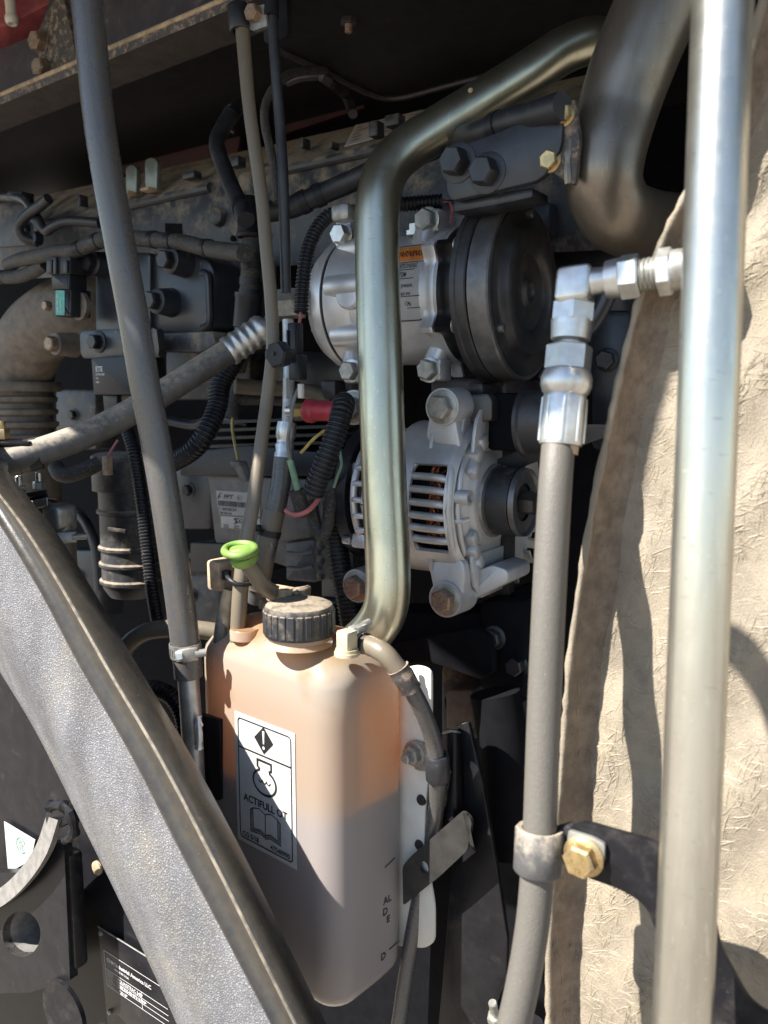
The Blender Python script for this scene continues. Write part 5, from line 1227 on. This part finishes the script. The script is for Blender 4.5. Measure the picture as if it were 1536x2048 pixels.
# small rubber hoses at the far left
vt = thing('vent_hose', 'small black bent rubber hose looping over the dusty engine side', 'hose', PV(80, 470, .68))
part('hose', tube([PV(x, y, v) for x, y, v in ((97, 397, .655), (85, 408, .655), (60, 425, .655), (42, 445, .655), (38, 462, .655), (50, 478, .66), (75, 484, .67))], .0068, 16), 'rubber', vt, 60)
part('hose', tube([PV(x, y, v) for x, y, v in ((-20, 393, .68), (20, 393, .675), (50, 400, .67), (72, 432, .665), (90, 462, .665), (108, 452, .665), (140, 442, .67), (200, 446, .68))], .0062, 16), 'rubber', vt, 60)
pbox(13, 382, 42, 402, .668, .02, 'plastic', 'connector', vt)
part('stub', lathe([(0, .009), (.012, .009), (.012, 0)], PV(80, 478, .675), -W, 16), 'engine_clean', vt)
bp_ = thing('side_bracket', 'dusty dark bracket plate with a bolt at the end of the valve cover', 'bracket', PV(40, 500, .70))
part('plate', plate(rounded(pxpoly([(-60, 415), (42, 402), (82, 445), (60, 490), (-60, 500)], CAM + W * .70, W), .005), W * .006, bev=.001), 'engine', bp_)
bolt(bp_, PV(58, 460, .70), -W, .015, 'black_bolt', .009, flange=1.2)

# corrugated conduits
def conduit(pts, r, label, pitch=.0042, dep=.0014, slit=False):
    t = thing('corrugated_conduit', label, 'conduit', pts[-1]); part('conduit', corr(pts, r, pitch, dep), 'conduit', t, 40)
    return t
conduit([PV(x, y, v) for x, y, v in ((488, 660, .63), (474, 710, .625), (443, 767, .61), (434, 815, .60), (412, 866, .585), (386, 900, .58), (345, 925, .585))], .0106, 'thick corrugated conduit curving behind the leaning rubber hose')
conduit(ppath([(252, 850, .86), (268, 905, .85), (276, 950, .85), (286, 1020, .85), (294, 1090, .85), (304, 1180, .85), (318, 1262, .86)]), .0068, 'thin corrugated conduit hanging beside the ribbed canister', .0034, .0011)
c3 = conduit([P(x, y, d) for x, y, d in ((602, 625, .735), (606, 560, .735), (616, 500, .735), (636, 455, .735), (662, 430, .735), (700, 425, .735), (740, 418, .735), (800, 409, .735), (884, 403, .735))], .0066, 'corrugated conduit arching over the compressor to the clutch wire', .0034, .0011)
part('clip', rbox(P(688, 427, .730), (UE, WE, Z), (.020, .016, .015), .004), 'zinc_dull', c3)
part('wire', tube(ppath([(884, 403, .735), (900, 404, .735), (905, 420, .735), (902, 445, .74)]), .0015, 8), 'wire_pink', c3)
part('wire', tube(ppath([(884, 402, .735), (920, 404, .735), (960, 410, .74)]), .0014, 8), 'rubber', c3)
c4 = conduit([P(x, y, d) for x, y, d in ((680, 812, .74), (688, 806, .722), (683, 826, .712), (670, 870, .71), (652, 920, .71), (634, 965, .715), (628, 985, .72))], .0098, 'split corrugated conduit hanging in front of the red terminal boot', .0040, .0013)
part('slit', tube(ppath([(690, 815, .7115), (680, 850, .7045), (664, 900, .7035), (644, 950, .706), (632, 980, .71)]), .0011, 6), 'ink', c4)
conduit(ppath([(665, 1000, .80), (672, 1060, .80), (680, 1130, .80), (692, 1190, .80), (702, 1250, .80)]), .0108, 'dusty corrugated conduit dropping behind the olive pipe', .0040, .0011)

# clutch connector
cn = thing('wire_connector', 'black two pin wire connector below the arched conduit', 'connector', P(592, 780, .73))
cv = (P(594, 640, .73) - P(596, 770, .73)).normalized()
part('housing', rbox(P(591, 680, .728), (U, W, cv), (.0105, .010, .030), .0012), 'plastic', cn)
part('housing', rbox(P(596, 735, .726), (U, W, cv), (.0125, .011, .022), .0012), 'plastic', cn)
for dx in (-.004, .0045): part('latch_rib', rbox(P(591, 690, .728) + U * dx - W * .005, (U, W, cv), (.002, .003, .026), .0004), 'plastic', cn)
part('wire', tube(ppath([(602, 622, .735), (600, 640, .732), (596, 655, .73)]), .0014, 8), 'wire_pink', cn)
part('terminal_clip', rbox(P(602, 782, .728), (U, W, cv), (.005, .004, .013), .0008), 'white_plastic', cn)
hp_ = thing('hex_plug', 'black hexagonal plastic plug on the side of the tan hose', 'plug', P(553, 715, .69))
part('plug', lathe([(0, .0100), (.002, .0112), (.010, .0112), (.012, .0100), (.012, 0)], P(549, 709, .672), W, 6, .2), 'plastic', hp_, 25)
part('stem', rbox(P(562, 712, .70), (U, W, Z), (.02, .02, .012), .002), 'plastic', hp_)
part('centre_hole', lathe([(0, .0018), (.0004, .0018), (.0004, 0)], P(545, 707, .6715), -W, 10), 'ink', hp_)

# red boot, terminal
rb = thing('terminal_boot', 'bright red rubber boot with brass nut on the alternator cable', 'boot', P(650, 850, .74))
r0 = P(608, 822, .75); rx = (P(690, 822, .73) - r0).normalized(); rL = (P(690, 822, .73) - r0).length
part('boot', lathe([(.002, .006), (.002, .0088), (.004, .0106), (.009, .0110), (.0115, .0100), (.0125, .0092), (rL, .0090), (rL, 0)], r0, rx, 36), 'red_boot', rb)
part('brass_nut', lathe([(-.012, .0062), (-.011, .0070), (.003, .0070), (.003, 0)], r0, rx, 6, .3), 'brass', rb, 25)
part('stud', lathe([(-.018, .005), (-.011, .005), (-.011, 0)], r0, rx, 18), 'zinc', rb)
# loose wires
def wire(pts, r, m, label, name='wire', end=None):
    t = thing(name, label, 'wire', pts[-1]); part('strand', tube(pts, r, 10, .004), m, t, 60); return t
w1 = wire(ppath([(600, 772, .735), (588, 800, .732), (582, 840, .73), (576, 880, .73), (578, 905, .732), (582, 925, .735)]), .0017, 'wire_grey', 'thin grey wire from the connector to a pale green splice')
w2 = wire(ppath([(580, 920, .735), (588, 950, .737), (597, 985, .742)]), .0030, 'wire_green', 'short pale green sleeve on the grey wire above the braid')
loom('braided_sleeve', ppath([(592, 980, .742), (600, 1005, .745), (606, 1030, .75)]), .0072, 'braid', 'short frayed braided sleeve under the pale green splice')
wire(ppath([(571, 1020, .745), (590, 1030, .74), (615, 1022, .737), (632, 1005, .74), (642, 985, .745)]), .0023, 'wire_pink', 'faded pink wire sagging below the split conduit')
loom('braided_sleeve', ppath([(620, 1000, .765), (632, 1050, .765), (645, 1075, .762), (655, 1050, .758), (660, 1010, .757), (664, 985, .76)]), .0058, 'braid', 'tan braided sleeve bent into a hook beside the alternator')
wire(ppath([(650, 860, .76), (625, 880, .765), (612, 895, .77), (602, 905, .775)]), .0016, 'wire_yellow', 'thin olive wire behind the split conduit')
wire(ppath([(678, 885, .745), (680, 905, .745), (683, 930, .747), (676, 950, .75), (668, 975, .755)]), .0014, 'wire_green', 'thin green wire in front of the black alternator cover')
wire(ppath([(468, 820, .90), (464, 850, .90), (468, 880, .895), (476, 920, .89)]), .0016, 'wire_yellow', 'thin yellow wire hanging into the grey plug')
gc = thing('grey_plug', 'grey hanging plug connector above the control module label', 'connector', P(485, 970, .88))
part('plug', rbox(P(487, 945, .885), (U, W, (Z + RT * -.35).normalized()), (.011, .011, .020), .0015), 'grey_conn', gc)
part('collar', rbox(P(478, 928, .885), (U, W, (Z + RT * -.35).normalized()), (.014, .013, .006), .001), 'grey_conn', gc)
loom('wiring_loom', ppath([(475, 770, .90), (468, 800, .90), (463, 835, .90)]), .0075, 'braid', 'frayed loom end with the yellow wire coming out')
# horizontal looms below the compressor
loom('wiring_loom', ppath([(470, 772, .88), (520, 776, .89), (575, 778, .90), (620, 785, .90), (660, 800, .90)]), .0085, 'hose_tan', 'tan loom passing behind the tan hose below the compressor', bands=(.6,))
loom('wiring_loom', ppath([(470, 800, .90), (540, 800, .91), (620, 808, .92)]), .006, 'braid', 'thinner braided loom under the tan loom')

# ================================================================== control module with label
em = thing('control_module', 'black finned engine control module with a printed barcode label', 'control module', PV(520, 1160, .80))
oe_ = CAM + W * .76
part('case', plate(rounded(pxpoly([(415, 948), (640, 960), (648, 1160), (430, 1085)], oe_, W), .004), W * .06, bev=.002), 'ecu', em)
part('upper_cover', plate(rounded(pxpoly([(360, 905), (500, 890), (640, 905), (640, 952), (360, 952)], oe_ - W * .01, W), .003), W * .06, bev=.002), 'plastic', em)
for y in (842, 858, 874, 890):
    part('cooling_fin', plate(pxpoly([(420, y), (660, y - 8), (660, y - 2), (420, y + 6)], oe_ - W * .004, W), W * .05), 'plastic', em)
part('lower_cover', plate(rounded(pxpoly([(380, 1085), (520, 1090), (520, 1150), (380, 1145)], oe_ - W * .005, W), .003), W * .06, bev=.002), 'plastic', em)
part('side_cover', plate(rounded(pxpoly([(556, 1000), (615, 985), (620, 1075), (556, 1085)], oe_ - W * .012, W), .004), W * .03, bev=.002), 'ecu', em)
part('lower_fin_block', plate(rounded(pxpoly([(572, 1085), (628, 1080), (630, 1165), (572, 1160)], oe_ - W * .008, W), .003), W * .03, bev=.002), 'ecu', em)
for y in (1105, 1135):
    part('module_rib', tube(pxpoly([(575, y), (600, y + 3), (626, y - 2)], oe_ - W * .009, W), .0022, 8), 'ecu', em)
for y in (1090, 1120, 1150):
    part('corner_screw', lathe([(0, .006), (.002, .006), (.003, .003), (.003, 0)], PV(643, y, .755), -W, 14), 'plastic_dusty', em)
lb_ = part('label', plate(rounded(pxpoly([(432, 981), (520, 987), (520, 1034), (437, 1029)], oe_ - W * .0008, W), .0015), W * .0008), 'grey_label', em, label='pale grey barcode label')
lb2 = part('label', plate(pxpoly([(441, 1032), (520, 1037), (520, 1062), (443, 1055)], oe_ - W * .0008, W), W * .0008), 'white_label', em, label='small white matrix code label')
la, lbx, lc = hit(432, 981, oe_, W), hit(490, 985, oe_, W), hit(437, 1029, oe_, W); ex_ = (lbx - la).normalized(); lw_ = (lbx - la).length; lh2 = (la - lc).length
fe = lambda x, y: la + ex_ * x * lw_ - Z * (1 - y) * lh2 - W * .0012
bm = BM()
add2d(bm, poly2d([(.06, .62), (.09, .80), (.16, .92), (.24, .94), (.15, .84), (.14, .78), (.21, .80), (.12, .70)]), fe)
for s_, sz, x, y, sh_, sxx in (('FPT', .24, .27, .70, .3, .85), ('E', .14, .78, .72, 0, .8), ('BOSCH', .17, .24, .20, 0, .85), ('0 281 020 146', .13, .08, .05, 0, .62)):
    v, f = text2d(s_, sz, .03, sh_, 'LEFT', sxx); add2d(bm, ([(a * 1.0 + x, b + y) for a, b in v], f), fe)
add2d(bm, stroke2d(circ2d(.83, .77, .10, 20), .015, True), lambda x, y: fe(.83 + (x - .83) * .8, y))
add2d(bm, stroke2d(circ2d(.14, .26, .06, 16), .014, True), fe)
x = .08; random.seed(9)
while x < 1.1:
    w_ = random.choice((.012, .02, .03)); add2d(bm, poly2d([(x, .38), (x + w_, .38), (x + w_, .60), (x, .60)]), fe); x += w_ + random.choice((.012, .02))
part('label_print', bm, 'ink', lb_)
bm = BM()
for i in range(9):
    for j in range(5):
        if random.random() < .55: add2d(bm, poly2d([(.62 + i * .045, -.32 + j * .05), (.665 + i * .045, -.32 + j * .05), (.665 + i * .045, -.27 + j * .05), (.62 + i * .045, -.27 + j * .05)]), fe)
for y in (-.42, -.5):
    for x in (.25, .62): add2d(bm, poly2d([(x, y), (x + .18, y), (x + .18, y + .04), (x, y + .04)]), fe)
part('label_print', bm, 'ink', lb2)

# ================================================================== dipstick, brown bracket
dk = thing('dipstick', 'bright green oil dipstick handle on a dusty brown tube', 'dipstick', P(545, 1200, .66))
dc_ = P(482, 1098, .63); da = (P(482, 1098, .63) - P(497, 1140, .635)).normalized()
ringp = [P(480 + 31 * math.cos(R(a)) , 1100 + 12 * math.sin(R(a)) - 2 * math.cos(R(a)), .628 + .012 * math.sin(R(a) + 3.14)) for a in range(0, 361, 15)]
part('handle_ring', sweep(BM(), ringp, .0031, 12, False), 'green', dk, 60)
part('plug', lathe([(0, 0), (0, .007), (.003, .0106), (.007, .0112), (.0085, .009), (.010, .006), (.010, 0)], P(494, 1131, .634), da, 28), 'green', dk)
part('handle_disc', plate([P(480 + 30 * math.cos(R(a)), 1099 + 11 * math.sin(R(a)) - 2 * math.cos(R(a)), .628 + .011 * math.sin(R(a) + 3.14)) for a in range(0, 360, 20)], Z * -.003), 'green', dk)
part('thumb_bar', tube(ppath([(462, 1106, .628), (482, 1104, .626), (503, 1101, .629)]), .0026, 10), 'green', dk, 60)
part('tube', tube(ppath([(493, 1125, .637), (506, 1142, .642), (522, 1165, .65), (537, 1180, .66), (555, 1188, .675)]), .0066, 20), 'hose_tan', dk, 60)
part('tube_clamp', rbox(P(562, 1188, .67), (U, W, Z), (.022, .014, .012), .002), 'dirt', dk)
part('support', plate(rounded(pxpoly([(514, 1200), (530, 1186), (600, 1176), (600, 1200), (530, 1220), (516, 1222)], P(540, 1200, .68), W), .003), W * .015, bev=.002), 'frame_dusty', dk)
db = thing('dust_caked_connector', 'dust caked brown connector block strapped beside the dipstick', 'connector', P(450, 1200, .70))
part('block', rbox(P(446, 1148, .70), (U, W, Z), (.018, .022, .026), .003), 'dirt', db)
part('honeycomb_face', rbox(P(435, 1150, .689), (U, W, Z), (.008, .003, .022), .0008), 'dirt', db)
part('lead', tube(ppath([(462, 1180, .69), (455, 1210, .69), (450, 1240, .69), (442, 1290, .70)]), .0068, 16), 'dirt', db, 60)
part('grey_lead', tube(ppath([(448, 1225, .69), (444, 1255, .69), (438, 1300, .70)]), .0062, 16), 'hose_grey', db, 60)
part('cable_tie', tube(ppath([(452, 1146, .685), (458, 1158, .672), (472, 1168, .668), (490, 1170, .670), (504, 1166, .68)]), .0019, 8), 'plastic', db, 60)
part('tie_head', rbox(P(453, 1150, .682), (U, W, Z), (.006, .006, .008), .0008), 'plastic', db)

# ================================================================== ribbed canister and fitting
cnr = thing('filter_canister', 'black ribbed filter canister in the shade behind the leaning hose', 'filter', P(262, 1210, .95))
cz = P(262, 1000, .95); top = P(262, 905, .95).z; bot = P(262, 1195, .95).z
pr = [(0, 0), (0, .040), (.004, .044)]
H = top - bot
def zz(py): return top - P(262, py, .95).z
pr = [(0, 0), (0, .036), (.003, .042), (zz(978), .042), (zz(980), .036)]
for y in (1018, 1092, 1125, 1160): pr += [(zz(y) - .002, .036), (zz(y), .0385), (zz(y) + .003, .0385), (zz(y) + .005, .0355)]
pr += [(H - .01, .0345), (H, .028), (H, 0)]
part('canister', lathe(pr, V3((cz.x, cz.y, top)), -Z, 48), 'plastic_dusty', cnr)
part('lifting_tab', rbox(P(235, 1060, .90), (U, W, Z), (.03, .004, .004), .001), 'plastic_dusty', cnr)
bd = thing('dusty_tag', 'small dust caked plug hanging on pink wires under the refrigerant hose', 'plug', P(213, 950, .86))
part('plug', rbox(P(215, 931, .86), (U, W, Z), (.008, .008, .020), .001), 'dirt', bd)
part('wire', tube(ppath([(236, 880, .86), (226, 895, .86), (217, 912, .86)]), .0013, 8), 'wire_pink', bd)
fit = thing('hose_fitting', 'grey steel elbow fitting with a worm clamp below a bolted plate', 'fitting', P(125, 1180, .78))
part('flange_plate', plate(rounded([P(30, 990, .775), P(95, 978, .76), P(96, 986, .80), P(40, 1000, .83)], .002), Z * -.005, bev=.0008), 'steel_strap', fit)
part('flange_plate', plate(rounded([P(40, 1006, .775), P(95, 994, .76), P(96, 1002, .80), P(50, 1015, .83)], .002), Z * -.008, bev=.0008), 'zinc_dull', fit)
for x, y in ((39, 985), (79, 977)):
    bolt(fit, P(x, y, .785), Z, .0105, 'zinc', .007, stud=.008)
part('body', rbox(P(80, 1030, .80), (U, W, Z), (.018, .03, .030), .003), 'steel_strap', fit)
part('collar', lathe([(-.012, .013), (-.004, .013), (-.003, .011), (.006, .011), (.006, 0)], P(96, 1030, .79), U, 28), 'zinc_dull', fit)
part('elbow_block', rbox(P(120, 1034, .775), (U, W, Z), (.026, .024, .026), .006, 3), 'zinc_dull', fit, 30)
part('elbow_stem', lathe([(0, .011), (.018, .011), (.018, 0)], P(124, 1050, .775), -Z, 28), 'zinc_dull', fit)
part('hose', tube([P(124, 1062, .775), P(128, 1110, .775), P(133, 1190, .775), P(136, 1260, .775)], .0115, 26), 'hose_tan', fit, 60)
hose_clamp('hose_clamp', 'worm drive clamp under the grey steel elbow fitting', P(126, 1076, .775), (P(124, 1062, .775) - P(128, 1110, .775)).normalized(), .0118, .011, V3((.45, -1, 0)), long=.022)
# tan pipe passing behind the leaning hose
tp_ = thing('tan_pipe', 'fat tan dusted pipe curving behind the lower end of the leaning hose', 'pipe', P(235, 1340, .76))
part('pipe', tube(ppath([(480, 1275, .74), (430, 1264, .74), (380, 1258, .74), (330, 1258, .745), (290, 1265, .75), (258, 1288, .755), (240, 1325, .76), (232, 1380, .765)]), .0082, 22), 'hose_tan', tp_, 60)
conduit(ppath([(280, 1385, .80), (310, 1378, .79), (345, 1395, .78), (365, 1430, .775), (372, 1470, .77)]), .0085, 'dark corrugated conduit behind the metal pipe under the hose', .004, .0012)
loom('wiring_loom', ppath([(112, 935, .90), (120, 948, .89), (140, 950, .885), (170, 940, .885), (200, 925, .89)]), .0085, 'braid', 'dark loop of loom under the refrigerant hose')
for o in bpy.data.objects:
    if '_o' in o: del o['_o']
